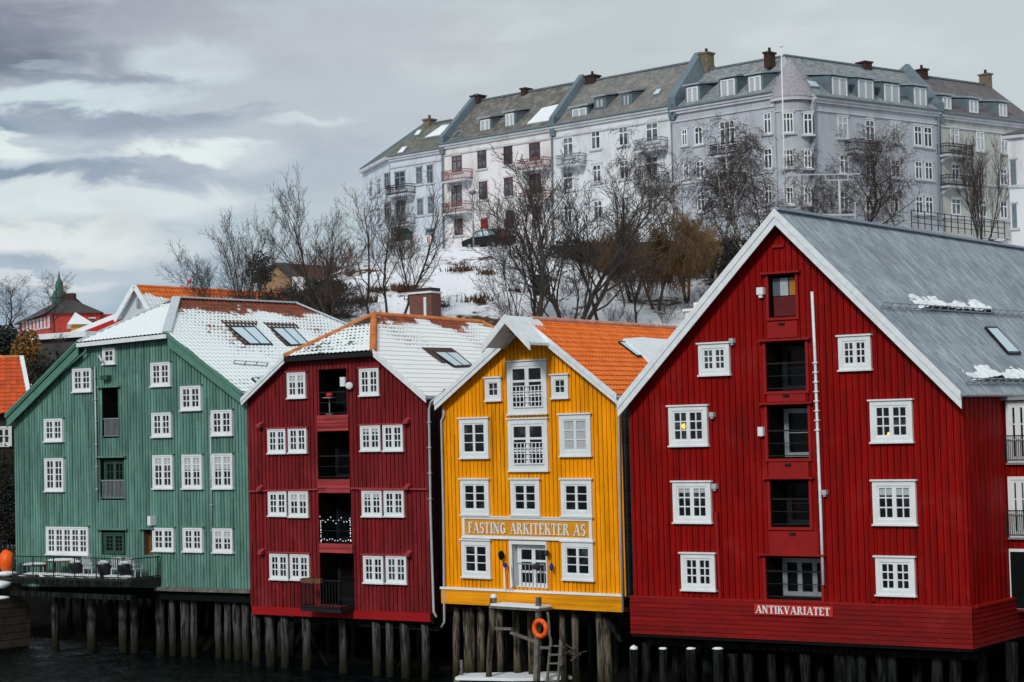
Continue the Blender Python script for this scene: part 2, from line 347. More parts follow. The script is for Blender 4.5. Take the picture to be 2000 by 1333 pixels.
def lapped(mb, fr, u0, u1, z0, z1, d, pitch, lap=.03):
    """horizontal lapped boards, each tilted out at its foot"""
    n = max(1, round((z1-z0)/pitch)); h = (z1-z0)/n
    for k in range(n):
        a, b_ = z0+k*h, z0+(k+1)*h
        mb.face([fr.W(u0, d-lap, a), fr.W(u1, d-lap, a), fr.W(u1, d, b_), fr.W(u0, d, b_)], [(u0, a), (u1, a), (u1, b_), (u0, b_)])
        mb.face([fr.W(u0, d, a), fr.W(u1, d, a), fr.W(u1, d-lap, a), fr.W(u0, d-lap, a)], [(u0, a), (u1, a), (u1, a), (u0, a)])
def window(fr, house, px, sashes=2, cols=2, rows=3, d=0.0, casing=.09, stile=.075, munt=.028, m='white', sill=True, head=False,
           name='window', curtain=None, lamp=None, proud=.11, glassmat=None, label=None, rectm=None, bottom=None):
    u0, u1, z0, z1 = rectm or fr.rect(*px, d); D = d
    mb = MB(); bx = lambda a, b_, c0, c1, e, f_: fr.box(mb, a, b_, D+c0, D+c1, e, f_)
    p = -proud; cas = casing; bc = bottom or cas
    bx(u0, u0+cas, p, .02, z0, z1); bx(u1-cas, u1, p, .02, z0, z1)
    bx(u0+cas, u1-cas, p, .02, z1-cas, z1); bx(u0+cas, u1-cas, p, .02, z0, z0+bc)
    iu0, iu1, iz0, iz1 = u0+cas, u1-cas, z0+bc, z1-cas; q = p+.025; wS = (iu1-iu0)/sashes
    for s_ in range(sashes):
        a, b_ = iu0+s_*wS, iu0+(s_+1)*wS
        bx(a, a+stile, q, .015, iz0, iz1); bx(b_-stile, b_, q, .015, iz0, iz1)
        bx(a+stile, b_-stile, q, .015, iz1-stile, iz1); bx(a+stile, b_-stile, q, .015, iz0, iz0+stile)
        ga, gb, ha, hb = a+stile, b_-stile, iz0+stile, iz1-stile
        for c in range(1, cols): x = ga+(gb-ga)*c/cols; bx(x-munt/2, x+munt/2, q+.012, .012, ha, hb)
        rr = rows if isinstance(rows, (list, tuple)) else [k/rows for k in range(1, rows)]
        for c in rr: y = ha+(hb-ha)*c; bx(ga, gb, q+.016, .012, y-munt/2, y+munt/2)
    wn = mb.build(name, M[m], house)
    if label: wn['label'] = label
    g_ = MB(); g_.face([fr.W(iu0, D-.036, iz0), fr.W(iu1, D-.036, iz0), fr.W(iu1, D-.036, iz1), fr.W(iu0, D-.036, iz1)])
    g_.build('glass', M[glassmat or 'glass'], wn)
    if curtain:
        c_ = MB(); n = 14
        for k in range(n):
            a = iu0+stile+(iu1-iu0-2*stile)*k/n; b_ = iu0+stile+(iu1-iu0-2*stile)*(k+1)/n
            zt = iz1-.04; zb = iz1-(iz1-iz0)*curtain; o1 = -.040-.006*(k % 2); o2 = -.040-.006*((k+1) % 2)
            c_.face([fr.W(a, D+o1, zb), fr.W(b_, D+o2, zb), fr.W(b_, D+o2, zt), fr.W(a, D+o1, zt)])
        c_.build('curtain', M['curtain'], wn)
    if sill:
        s_ = MB(); fr.box(s_, u0-.04, u1+.04, D+p-.05, D+.02, z0-.06, z0-.002); s_.build('sill', M[m], wn)
    if head:
        s_ = MB(); fr.box(s_, u0-.06, u1+.06, D+p-.06, D+.02, z1+.002, z1+.06); s_.build('head_board', M[m], wn)
    if lamp:
        s_ = MB(); c = fr.pt(*lamp[:2], D-.05); s_.blob(c, lamp[2], .02, lamp[2]*1.1, 1, 0); s_.build('lit_lamp', M['lit'], wn, True)
    return wn
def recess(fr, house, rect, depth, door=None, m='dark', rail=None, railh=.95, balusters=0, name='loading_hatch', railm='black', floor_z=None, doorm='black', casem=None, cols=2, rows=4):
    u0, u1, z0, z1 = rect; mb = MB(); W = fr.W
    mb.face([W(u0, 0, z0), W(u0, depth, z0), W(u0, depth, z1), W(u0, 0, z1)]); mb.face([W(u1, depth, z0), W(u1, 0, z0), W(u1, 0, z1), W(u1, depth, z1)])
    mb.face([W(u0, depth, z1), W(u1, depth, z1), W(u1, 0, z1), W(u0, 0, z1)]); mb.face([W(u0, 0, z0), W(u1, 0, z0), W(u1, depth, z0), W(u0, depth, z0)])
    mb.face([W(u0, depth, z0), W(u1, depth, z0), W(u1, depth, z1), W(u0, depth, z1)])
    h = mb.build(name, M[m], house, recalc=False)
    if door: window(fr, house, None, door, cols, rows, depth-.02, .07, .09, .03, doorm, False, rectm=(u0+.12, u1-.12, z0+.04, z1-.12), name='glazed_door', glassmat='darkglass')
    if rail is not None:
        r = MB(); zr = z0+railh
        r.bar(W(u0, .05, zr), W(u1, .05, zr), .05); r.bar(W(u0, .05, z0+.1), W(u1, .05, z0+.1), .035)
        if rail: r.bar(W(u0, .05, z0+railh*.55), W(u1, .05, z0+railh*.55), .025)
        for k in range(1, balusters):
            u = u0+(u1-u0)*k/balusters; r.bar(W(u, .05, z0+.1), W(u, .05, zr), .022)
        r.build('railing', M[railm], house)
    if casem:
        c = MB(); fr.box(c, u0-.1, u0, -.06, .1, z0-.1, z1+.1); fr.box(c, u1, u1+.1, -.06, .1, z0-.1, z1+.1)
        fr.box(c, u0, u1, -.06, .1, z1, z1+.1); fr.box(c, u0-.1, u1+.1, -.11, .1, z1+.1, z1+.16); fr.box(c, u0, u1, -.08, .1, z0-.1, z0); c.build('hatch_frame', M[casem], house)
    return h
def roof_sheet(name, poly, sdir, material, house, colw, roww, amp, step, sub=4, lift=0.0):
    """a roof slope with real tile relief, cut to a convex outline"""
    poly = [Vector(p) for p in poly]; sdir = sdir.normalized()
    n = Vector((0, 0, 0))
    for k in range(1, len(poly)-1): n += (poly[k]-poly[0]).cross(poly[k+1]-poly[0])
    n.normalize()
    if n.z < 0: n = -n
    sdir = (sdir-n*sdir.dot(n)).normalized(); tdir = n.cross(sdir).normalized()
    if tdir.z < 0: tdir = -tdir
    O = min(poly, key=lambda p: p.z); S = [(p-O).dot(sdir) for p in poly]; Tt = [(p-O).dot(tdir) for p in poly]
    s0 = math.floor(min(S)/colw)*colw; ns = int((max(S)-s0)/colw*sub)+2; ts = []
    k = 0; tmax = max(Tt)+roww
    while k*roww < tmax: ts += [(k*roww, step), (k*roww+roww*.97, 0.0)]; k += 1
    if roww > 50: ts = [(0, 0), (max(Tt)*.5, 0), (max(Tt)+.1, 0)]
    bm = bmesh.new(); uvl = bm.loops.layers.uv.new('UVMap'); rows = []
    def prof(x):
        f = x % 1.0
        return amp*(math.sin(2*math.pi*f)*.5+.5 if amp > .012 else (1.0 if f < .15 else 0))
    for t_, st_ in ts:
        rows.append([bm.verts.new(O+sdir*(s0+i*colw/sub)+tdir*t_+n*(prof(i/sub)+st_+lift)) for i in range(ns)])
    for a, b_ in zip(rows, rows[1:]):
        for i in range(ns-1): bm.faces.new((a[i], a[i+1], b_[i+1], b_[i]))
    for f in bm.faces:
        for l in f.loops: q = l.vert.co-O; l[uvl].uv = (q.dot(sdir)-s0, q.dot(tdir))
    c = sum(poly, Vector())/len(poly)
    for a, b_ in zip(poly, poly[1:]+poly[:1]):
        if (b_-a).length < 1e-3: continue
        pn = (b_-a).cross(n).normalized()
        if (c-a).dot(pn) > 0: pn = -pn
        bmesh.ops.bisect_plane(bm, geom=bm.verts[:]+bm.edges[:]+bm.faces[:], plane_co=a, plane_no=pn, clear_outer=True)
    org = ORIG[house.name]
    for v in bm.verts: v.co -= org
    me = bpy.data.meshes.new(name); bm.to_mesh(me); bm.free(); me.materials.append(material)
    o = bpy.data.objects.new(name, me); COL.objects.link(o); o.parent = house; ORIG[o.name] = org
    return o, max(Tt)
def place(O, s, t, sv, tv, n, lift=0.0): return O+sv*s+tv*t+n*lift
def roof_window(house, plane, quad_px, frame_w=.09, split=1):
    """quad_px: four photo points on the roof plane (P, n); raised frame and panes"""
    P, n = plane; pts = []
    for (x, y) in quad_px:
        r = ray(x, y); t = (P-CAM).dot(n)/r.dot(n); pts.append(CAM+r*t)
    c = sum(pts, Vector())/4; mb = MB(); inner = [p+(c-p)*.13 for p in pts]
    for k in range(4):
        a, b_ = pts[k], pts[(k+1) % 4]; ia, ib = inner[k], inner[(k+1) % 4]
        mb.hexa([a, b_, ib, ia, a+n*.115, b_+n*.115, ib+n*.115, ia+n*.115])
    for k in range(1, split):
        f = k/split; a = pts[0].lerp(pts[1], f); b_ = pts[3].lerp(pts[2], f); mb.bar(a+n*.09, b_+n*.09, .08, .06)
    o = mb.build('roof_window', M['black'], house)
    g_ = MB(); g_.face([p+n*.108 for p in inner]); g_.build('glass', M['skyglass'], o)
    return o
def pipe(fr, house, pts, r=.05, d=-.09, m='pipe', name='downpipe', brackets=0):
    mb = MB(); P = [fr.pt(x, y, d) for x, y in pts]; mb.tube(P, r, 8)
    for k in range(brackets):
        f = (k+.5)/brackets; q = P[len(P)//2-1].lerp(P[len(P)//2], f) if len(P) > 2 else P[0].lerp(P[1], f); mb.box(q-fr.G*(d/2)*.0, r*3.0, r*2.6, .05, (fr.U, fr.G, Vector((0, 0, 1))))
    return mb.build(name, M[m], house, True)

def YD(px): return 66*4950/(px+3400)
def house_frame(anchor, vl, vr):
    x, y = anchor; U = -hdir(vl); G = hdir(vr); return Frame(x, y, YD(x), U, G)
def slopeline(fr, side, dL, dR, over=.4): pass

class House: pass
def warehouse(name, label, fr, out, hips, apex, L, colr, roofmat_fn, openings, ridge_from=None, pitch=.19, bw=.05, over=.4, sidemat=None, bargem='trim', barge_w=.26,
              roof=(.25, .35, .035, .025, 6), bottom=None, ridge_end_hip=None, fascia='trim', ridge_to=None, ex=.1):
    """out: photo points bottom left, left eave, [hip left, hip right], right eave, bottom right"""
    H = House(); H.fr = fr; uz = [fr.uz(*p) for p in out]
    u_l, u_r = uz[1][0], uz[-2][0]
    bl, br = uz[0], uz[-1]
    root = thing(name, fr.W((bl[0]+br[0])/2, 0, min(bl[1], br[1])), label, 'warehouse'); H.root = root
    bot = [(u_l, bl[1]), (u_r, br[1])]
    tp = uz[1:-1]
    ap = fr.uz(*apex) if apex else None
    if not hips: tp = [uz[1], ap, uz[2]] if len(uz) == 4 else uz[1:-1]
    H.top = tp; H.u = (u_l, u_r)
    ops = [fr.rect(*o) for o in openings]; H.ops = ops
    siding(fr, tp, bot, ops, pitch, bw, .028).build('front_wall', colr, root, recalc=False)
    W = fr.W; zb = min(bl[1], br[1])
    if ridge_to:
        pxs = lambda d: (lambda q: 1000+F*q.dot(CR)/q.dot(FW))(W(ap[0], d, ap[1]+.1)-CAM)
        L = min((abs(pxs(k*.03)-ridge_to), k*.03) for k in range(1500))[1]+min((abs(pxs(k*.03)-ridge_from), k*.03) for k in range(400))[1]; print('len', name, L)
    for nm, u, z in (('side_wall', u_l, tp[0][1]), ('side_wall', u_r, tp[-1][1])):
        mb = MB(); sgn = -1 if u == u_l else 1; Y0 = .0; n = int(L/.19)
        for k in range(n):
            a, b_ = Y0+k*L/n, Y0+(k+1)*L/n; e = .02 if k % 2 else 0
            mb.face([W(u+sgn*e, a, zb), W(u+sgn*e, b_, zb), W(u+sgn*e, b_, z), W(u+sgn*e, a, z)], [(a, zb), (b_, zb), (b_, z), (a, z)])
            mb.face([W(u, a, zb), W(u+sgn*.02, a, zb), W(u+sgn*.02, a, z), W(u, a, z)], [(a, zb), (a, zb), (a, z), (a, z)])
        mb.build(nm, sidemat or colr, root, recalc=False)
    mb = MB(); mb.face([W(u_l, L, zb), W(u_r, L, zb)]+[W(u, L, z) for u, z in reversed(tp)]); mb.build('rear_wall', sidemat or colr, root, recalc=False)
    mb = MB(); fr.box(mb, u_l+.05, u_r-.05, .05, L, zb-.02-.35, zb-.02); mb.build('floor', M['dark'], root)
    H.zb = zb; H.L = L
    # roof
    A = ap; v = Vector
    zEL, zER = tp[0][1], tp[-1][1]
    def ext(e, h, k):      # extend eave outwards past the wall
        du, dz = e[0]-h[0], e[1]-h[1]; l = math.hypot(du, dz); return (e[0]+du/l*k, e[1]+dz/l*k)
    lift = .10; h = 0.0
    if hips:
        HL, HR = tp[1], tp[-2]; h = None
        EL, ER = ext(tp[0], HL, ex), ext(tp[-1], HR, ex)
        # ridge start: march along the ridge until it reaches the photo's x
        best = 1e9
        for k in range(400):
            d = k*.03; P = W(A[0], d, A[1]+lift); q = P-CAM; px = 1000+F*q.dot(CR)/q.dot(FW)
            if abs(px-ridge_from) < best: best = abs(px-ridge_from); h = d
    else: EL, ER = ext(tp[0], A, ex), ext(tp[-1], A, ex); HL = HR = A
    Lr = L
    up = Vector((0, 0, lift))
    P = lambda q, d: W(q[0], d, q[1])+up
    eL, eR = P(EL, -over), P(ER, -over)
    rp = [eR, P(ER, Lr), P(A, Lr if not ridge_end_hip else Lr-h)] + ([P(A, h), P(HR, -over)] if hips else [P(A, -over)])
    lp = [eL, P(EL, Lr), P(A, Lr if not ridge_end_hip else Lr-h)] + ([P(A, h), P(HL, -over)] if hips else [P(A, -over)])
    if ridge_end_hip: rp[2:3] = [P(HR, Lr), P(A, Lr-h)]; lp[2:3] = [P(HL, Lr), P(A, Lr-h)]
    # slope length for the snow pattern
    n = (rp[1]-rp[0]).cross(rp[-1]-rp[0]).normalized(); n = n if n.z > 0 else -n
    H.rplane = (rp[0], n); Tl = abs((P(A, h)-rp[0]).dot(n.cross(fr.G).normalized()))
    cw, rw, am, stp, sub = roof
    H.roofR, _ = roof_sheet('roof_slope', rp, fr.G, roofmat_fn(Tl, 'main'), root, cw, rw, am, stp, sub)
    H.roofL, _ = roof_sheet('roof_slope', lp, fr.G, roofmat_fn(Tl, 'main'), root, cw, rw, am, stp, sub)
    if hips:
        hp = [P(HL, -over), P(HR, -over), P(A, h)]
        Th = (hp[2]-hp[0].lerp(hp[1], .5)).length
        H.hip, _ = roof_sheet('hip_slope', hp, (hp[1]-hp[0]), roofmat_fn(Th, 'hip'), root, cw, rw, am, stp, sub)
        H.hpts = hp
        mb = MB(); mb.bar(hp[0]-Vector((0, 0, .13)), hp[1]-Vector((0, 0, .13)), .10, .2); mb.build('hip_fascia', M[fascia], root)
        mb = MB(); mb.prism([P(HL, -over)-up*1.6, P(HR, -over)-up*1.6, W(HR[0], .02, HR[1]-.01), W(HL[0], .02, HL[1]-.01)], Vector((0, 0, -.03))); mb.build('soffit', M['dark'], root)
    H.A = A; H.h = h; H.P = P; H.EL, H.ER, H.HL, H.HR = EL, ER, HL, HR
    # barge boards
    for e, t_ in ((EL, HL), (ER, HR)):
        mb = MB(); dz = Vector((0, 0, barge_w)); a, b_ = P(e, -over-.03), P(t_, -over-.03)
        thk = fr.G*.05
        mb.hexa([a-dz, b_-dz, b_+up*.4, a+up*.4, a-dz+thk, b_-dz+thk, b_+up*.4+thk, a+up*.4+thk])
        a2, b2 = a-fr.G*.035, b_-fr.G*.035; q = Vector((0, 0, barge_w*.42))
        mb.hexa([a2-q, b2-q, b2+up*.7, a2+up*.7, a2-q+thk*.6, b2-q+thk*.6, b2+up*.7+thk*.6, a2+up*.7+thk*.6])
        mb.build('barge_board', M[bargem], root)
        s_ = MB(); s_.face([W(e[0], .02, e[1]-.02), P(e, -over)-up*1.3, P(t_, -over)-up*1.3, W(t_[0], .02, t_[1]-.02)]); s_.build('soffit', M[bargem], root)
    # gutters
    for e, sg in ((EL, -1), (ER, 1)):
        mb = MB(); mb.tube([P(e, -over)+fr.U*sg*.05-Vector((0, 0, .06)), P(e, L)+fr.U*sg*.05-Vector((0, 0, .06))], .07, 8); mb.build('gutter', M['grey'], root, True)
    return H
def ridge_tiles(H, a, b_, matl, r=.13, name='ridge_tiles', seg=.38, lift=.05):
    mb = MB(); d = b_-a; L = d.length; n = max(2, int(L/seg)); up = Vector((0, 0, lift))
    pts = []; rs = []
    for k in range(n):
        p, q = a+d*(k/n), a+d*((k+1)/n); pts += [p+up, q+up-(q-p)*.03]; rs += [r, r*.78]
    mb.tube(pts, rs, 8); return mb.build(name, matl, H.root, True)
def panel(H, px, m, pitch=.14, d=-.03, name='board_panel', proj=None):
    u0, u1, z0, z1 = H.fr.rect(*px); mb = MB(); lapped(mb, H.fr, u0, u1, z0, z1, d, pitch, .035); return mb.build(name, m, H.root, recalc=False)

# ================================================================== GREEN WAREHOUSE
GREEN = boards('green_painted_boards', (.125, .262, .218), .19, worn=(.19, .33, .27), wear=.3, var=.13, dirt=.35)
SN = (.74, .80, .82)
TG = lambda Tl, k: tiles('snowy_clay_tiles_'+k+'_green', (.26, .075, .04), (.13, .055, .04), SN, Tl, .34, .24, 1.0, .52 if k == 'main' else .38, .0, .05 if k == 'main' else .2, 1.25, band=2.4 if k == 'main' else 1.2)
fg = house_frame((250, 900), -4620, 4100)
gw = [(203, 680, 227, 711, 1, 2, 2), (144, 720, 181, 765, 2, 2, 3), (297, 708, 335, 754, 2, 2, 3), (355, 754, 395, 801, 2, 2, 3), (415, 801, 456, 850, 2, 2, 3),
      (299, 806, 337, 853, 2, 2, 3), (89, 818, 125, 862, 2, 2, 3), (90, 895, 127, 959, 2, 2, 4), (301, 889, 340, 954, 2, 2, 4), (358, 888, 397, 954, 2, 2, 4),
      (417, 886, 457, 954, 2, 2, 4), (93, 1029, 175, 1083, 5, 2, 4), (301, 1031, 342, 1076, 2, 2, 3), (360, 1031, 398, 1077, 2, 2, 3), (418, 1032, 457, 1079, 2, 2, 3)]
gops = [(200, 758, 232, 856), (196, 895, 243, 977), (199, 1036, 246, 1084), (281, 1035, 299, 1084)]
HG = warehouse('green_warehouse', 'green boarded warehouse with white windows and a snow covered hipped tile roof', fg,
               [(42, 1146), (28, 813), (165, 674), (340, 656), (484, 768), (490, 1151)], True, (250.5, 583), 27, GREEN, TG, gops, ridge_from=345, ridge_to=577, ridge_end_hip=True, bargem='trim', barge_w=.16, over=.45)
M['greentrim'] = simple('green_trim_paint', (.09, .22, .17), .55, .12, 3)
M['greendoor'] = simple('dark_green_door', (.03, .075, .055), .5, .15, 3)
for o in list(HG.root.children):
    if o.name.startswith('barge_board') or o.name.startswith('soffit'): o.data.materials[0] = M['greentrim']
# broad green verge board standing proud of the gable
for e, t_ in ((HG.EL, HG.HL), (HG.ER, HG.HR)):
    mb = MB(); a, b_ = HG.P(e, -.40), HG.P(t_, -.40); w_ = Vector((0, 0, .62)); lo = Vector((0, 0, .18))
    mb.hexa([a-w_, b_-w_, b_-lo, a-lo, a-w_+fg.G*.06, b_-w_+fg.G*.06, b_-lo+fg.G*.06, a-lo+fg.G*.06]); mb.build('verge_board', M['greentrim'], HG.root)
random.seed(77)
for x0, y0, x1, y1, s_, c_, r_ in gw:
    window(fg, HG.root, (x0, y0, x1, y1), s_, c_, r_, casing=.075, stile=.085, munt=.045, curtain=random.choice([None, None, None, .3, .45, .22]) if s_ == 2 else None)
    u0, u1, z0, z1 = fg.rect(x0, y0, x1, y1); mb = MB(); fg.box(mb, u0-.08, u1+.08, -.13, 0, z1+.01, z1+.06); mb.build('drip_board', M['greentrim'], HG.root)
ho = HG.ops
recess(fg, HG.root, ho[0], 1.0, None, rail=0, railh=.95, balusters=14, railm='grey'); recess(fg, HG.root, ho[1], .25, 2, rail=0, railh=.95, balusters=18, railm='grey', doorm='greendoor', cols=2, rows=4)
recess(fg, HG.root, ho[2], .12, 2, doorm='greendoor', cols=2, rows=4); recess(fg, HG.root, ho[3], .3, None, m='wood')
for o in ho: mb = MB(); fg.box(mb, o[0]-.2, o[1]+.2, -.2, 0, o[3]+.02, o[3]+.09); mb.build('drip_board', M['greentrim'], HG.root)
pipe(fg, HG.root, [(185, 716), (190, 978)], .045, -.1, brackets=6, name='cable_duct'); pipe(fg, HG.root, [(411, 812), (414, 1062)], .04, -.1, brackets=5, name='cable_duct')
pipe(fg, HG.root, [(168, 676), (168, 686), (152, 700), (120, 728), (60, 786)], .05, -.3, m='greentrim')
mb = MB(); fg.box(mb, *[fg.rect(299, 1008, 305, 1026)[k] for k in (0, 1)], -.35, -.02, *fg.rect(299, 1008, 305, 1026)[2:]); mb.build('floodlight', M['white'], HG.root)
mb = MB(); mb.bar(fg.pt(193, 695, -.05), fg.pt(199, 706, -.4), .07); mb.build('wall_lamp', M['white'], HG.root)
mb = MB(); mb.box(fg.pt(207, 738, -.15), .45, .3, .22, (fg.U, fg.G, Vector((0, 0, 1)))); mb.build('wall_lamp', M['greendoor'], HG.root)
# lead covered ridge and hips
M['lead'] = simple('snowy_ridge_flashing', (.46, .52, .56), .5, .08, 2)
P_ = HG.P; hp = HG.hpts; up = Vector((0, 0, .07))
mb = MB(); mb.bar(hp[2]+up, P_(HG.A, HG.L-HG.h)+up, .4, .08); mb.build('ridge_capping', M['lead'], HG.root)
mb = MB(); mb.bar(hp[1]+up, hp[2]+up, .42, .09); mb.build('ridge_capping', M['lead'], HG.root)
mb = MB(); mb.bar(hp[0]+up, hp[2]+up, .16, .08); mb.build('ridge_capping', M['lead'], HG.root)
mb = MB(); mb.bar(P_(HG.HR, HG.L)+up, P_(HG.A, HG.L-HG.h)+up, .42, .09); mb.build('ridge_capping', M['lead'], HG.root)
M['lath'] = simple('bare_tile_apron', (.07, .04, .035), .8, .3, 4)
for q in ([(444, 641), (497, 641), (532, 677), (487, 677)], [(527, 643), (572, 643), (605, 677), (567, 679)], [(490, 742), (512, 740), (520, 750), (503, 755)]):
    roof_window(HG.root, HG.rplane, q, split=2)
def apron(H, q):
    P, n = H.rplane; pts = []
    for x, y in q: r = ray(x, y); pts.append(CAM+r*((P-CAM).dot(n)/r.dot(n)))
    mb = MB(); mb.prism([p+n*.06 for p in pts], n*.03); return mb.build('tile_apron', M['lath'], H.root)
apron(HG, [(427, 628), (502, 630), (500, 640), (443, 640), (484, 678), (476, 676)]); apron(HG, [(512, 632), (575, 634), (585, 644), (527, 642), (566, 680), (556, 677)])
def snowguard(H, a, b_, m='grey', h=.16):
    P, n = H.rplane; pts = []
    for x, y in (a, b_): r = ray(x, y); pts.append(CAM+r*((P-CAM).dot(n)/r.dot(n)))
    mb = MB(); k = int((pts[1]-pts[0]).length/.7)+1
    for z in (.08, .08+h): mb.bar(pts[0]+n*z, pts[1]+n*z, .035)
    for i in range(k+1): p = pts[0].lerp(pts[1], i/k); mb.bar(p, p+n*(h+.12), .04)
    mb.build('snow_guard', M[m], H.root); return pts, n
snowguard(HG, (455, 713), (520, 718))

# ================================================================== BURGUNDY WAREHOUSE
BURG = boards('burgundy_painted_boards', (.19, .016, .019), .23, worn=(.34, .07, .07), wear=.4, var=.15, dirt=.3)
BURGH = boards('burgundy_lapped_boards', (.33, .045, .048), .17, horiz=True, worn=(.4, .1, .09), wear=.3)
BURGB = boards('red_skirting_board', (.34, .012, .014), .2, horiz=True, var=.1)
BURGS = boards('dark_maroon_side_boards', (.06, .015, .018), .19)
TBm = lambda Tl, k: tiles('snowy_clay_tiles_'+k+'_burgundy', (.36, .10, .05) if k == 'main' else (.09, .06, .04), (.16, .06, .05) if k == 'main' else (.05, .045, .035), SN, Tl, .34, .24, 1.0, .45 if k == 'main' else .5,
                          0 if k == 'main' else .06, .16 if k == 'main' else .05, 1.1 if k == 'main' else 1.3, band=1.5)
fb = house_frame((660, 950), -3840, 3043)
bw_ = [(563, 728, 599, 777), (704, 720, 742, 772), (525, 838, 560, 885), (565, 835, 601, 884), (706, 831, 745, 880), (750, 829, 789, 880), (526, 960, 562, 1007), (566, 960, 604, 1009),
       (709, 959, 748, 1008), (752, 958, 791, 1008), (529, 1082, 565, 1131), (569, 1083, 606, 1132), (712, 1086, 751, 1138), (756, 1086, 796, 1139)]
bops = [(623, 721, 677, 811), (621, 842, 683, 936), (623, 963, 686, 1062), (626, 1080, 692, 1182)]
HB = warehouse('burgundy_warehouse', 'burgundy boarded warehouse with a central column of black loading hatches and half snow covered roof', fb,
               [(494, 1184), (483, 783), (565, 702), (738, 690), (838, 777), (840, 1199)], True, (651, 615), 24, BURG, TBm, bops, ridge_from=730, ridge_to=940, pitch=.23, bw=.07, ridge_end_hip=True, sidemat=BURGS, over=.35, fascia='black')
for q in bw_: window(fb, HB.root, q, 2, 2, 3, casing=.06, stile=.085, munt=.045, curtain=random.choice([None, None, None, .25, .4]))
M['burgtrim'] = simple('burgundy_trim', (.30, .04, .045), .55, .12)
for a, b_ in ((2, 3), (4, 5), (6, 7), (8, 9), (10, 11), (12, 13), (0, 0), (1, 1)):
    x0, y0, x1, y1 = bw_[a][0], bw_[a][1], bw_[b_][2], bw_[b_][3]; u0, u1, z0, z1 = fb.rect(x0, y0, x1, y1); mb = MB(); fb.box(mb, u0-.1, u1+.1, -.14, 0, z1+.02, z1+.08); mb.build('drip_board', M['burgtrim'], HB.root)
for x in (((487, 960), (622, 956)), ((686, 954), (836, 956))):
    mb = MB(); mb.bar(fb.pt(*x[0], -.07), fb.pt(*x[1], -.07), .12, .07); mb.build('drip_board', M['burgtrim'], HB.root)
for x, y in ((511, 830), (798, 822), (512, 953), (799, 951), (514, 1077), (801, 1081)):
    mb = MB(); c = fb.pt(x, y, 0); U, G, Z = fb.U, fb.G, Vector((0, 0, 1))
    mb.prism([c-U*.13+Z*.13, c-U*.13-Z*.02-G*.3, c-U*.13-Z*.12-G*.3, c-U*.13-Z*.12], U*.26); mb.build('vent_hood', M['burgtrim'], HB.root)
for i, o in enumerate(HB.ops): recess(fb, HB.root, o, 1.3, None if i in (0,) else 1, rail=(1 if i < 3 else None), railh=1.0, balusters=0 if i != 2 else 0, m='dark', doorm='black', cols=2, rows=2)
for px in ((621, 811, 682, 842), (622, 937, 685, 963), (625, 1062, 690, 1080)): panel(HB, px, BURGH, .17, -.05)
for xs in ((623, 721, 626, 1182), (679, 721, 691, 1182)):
    pass
mb = MB(); u0, z0 = fb.uz(494, 1184); u1, z1 = fb.uz(841, 1198); zt = fb.uz(660, 1190)[1]
mb.hexa([fb.W(u, d, z) for zo in (0, 1) for (u, d, z) in ((u0-.02, -.08, [z0-.36, z0][zo]), (u1+.02, -.08, [z1-.36, z1][zo]), (u1+.02, .2, [z1-.36, z1][zo]), (u0-.02, .2, [z0-.36, z0][zo]))]); mb.build('skirting_board', BURGB, HB.root)
OT = simple('orange_ridge_tile', (.50, .17, .055), .7, .25, 2); P_ = HB.P; hp = HB.hpts
ridge_tiles(HB, hp[2], P_(HB.A, HB.L-HB.h), OT); ridge_tiles(HB, hp[1], hp[2], OT, .17); ridge_tiles(HB, hp[0], hp[2], OT, .12); ridge_tiles(HB, P_(HB.A, HB.L-HB.h), P_(HB.HR, HB.L), OT)
roof_window(HB.root, HB.rplane, [(843, 690), (890, 691), (922, 718), (886, 720)], split=2); apron(HB, [(822, 682), (880, 683), (890, 690), (843, 689), (868, 712), (862, 711)])
snowguard(HB, (862, 770), (905, 772))
pipe(fb, HB.root, [(861, 770), (842, 785), (838, 800), (841, 1000), (847, 1195), (853, 1206)], .055, -.12, brackets=4)
# projecting balcony under the lowest hatch
mb = MB(); u0, u1, z0, z1 = fb.rect(613, 1130, 692, 1188); Wb = fb.W
fb.box(mb, u0, u1, -1.0, -.03, z0-.08, z0+.06); mb.build('balcony_floor', M['black'], HB.root)
mb = MB()
for a, b_ in (((u0, -1.0), (u1, -1.0)), ((u0, -1.0), (u0, 0)), ((u1, -1.0), (u1, 0))):
    for z in (z1, z0+.15): mb.bar(Wb(*a, z), Wb(*b_, z), .045)
    for k in range(15): p = Wb(*a, z0).lerp(Wb(*b_, z0), k/14); mb.bar(p, p+Vector((0, 0, z1-z0)), .022)
mb.build('balcony_railing', M['black'], HB.root)
mb = MB()
for k in range(7): mb.box(Wb(u0+.3+k*.16, -1.1, z1-.02), .15, .2, .2+.03*(k % 2), (fb.U, fb.G, Vector((0, 0, 1))))
tag(single(mb, 'flower_box', M['rustleaf'], Wb(u0+.8, -1.05, z1-.2), 'rusty brown planted flower box on the rail of the lowest burgundy balcony', 'planter'))
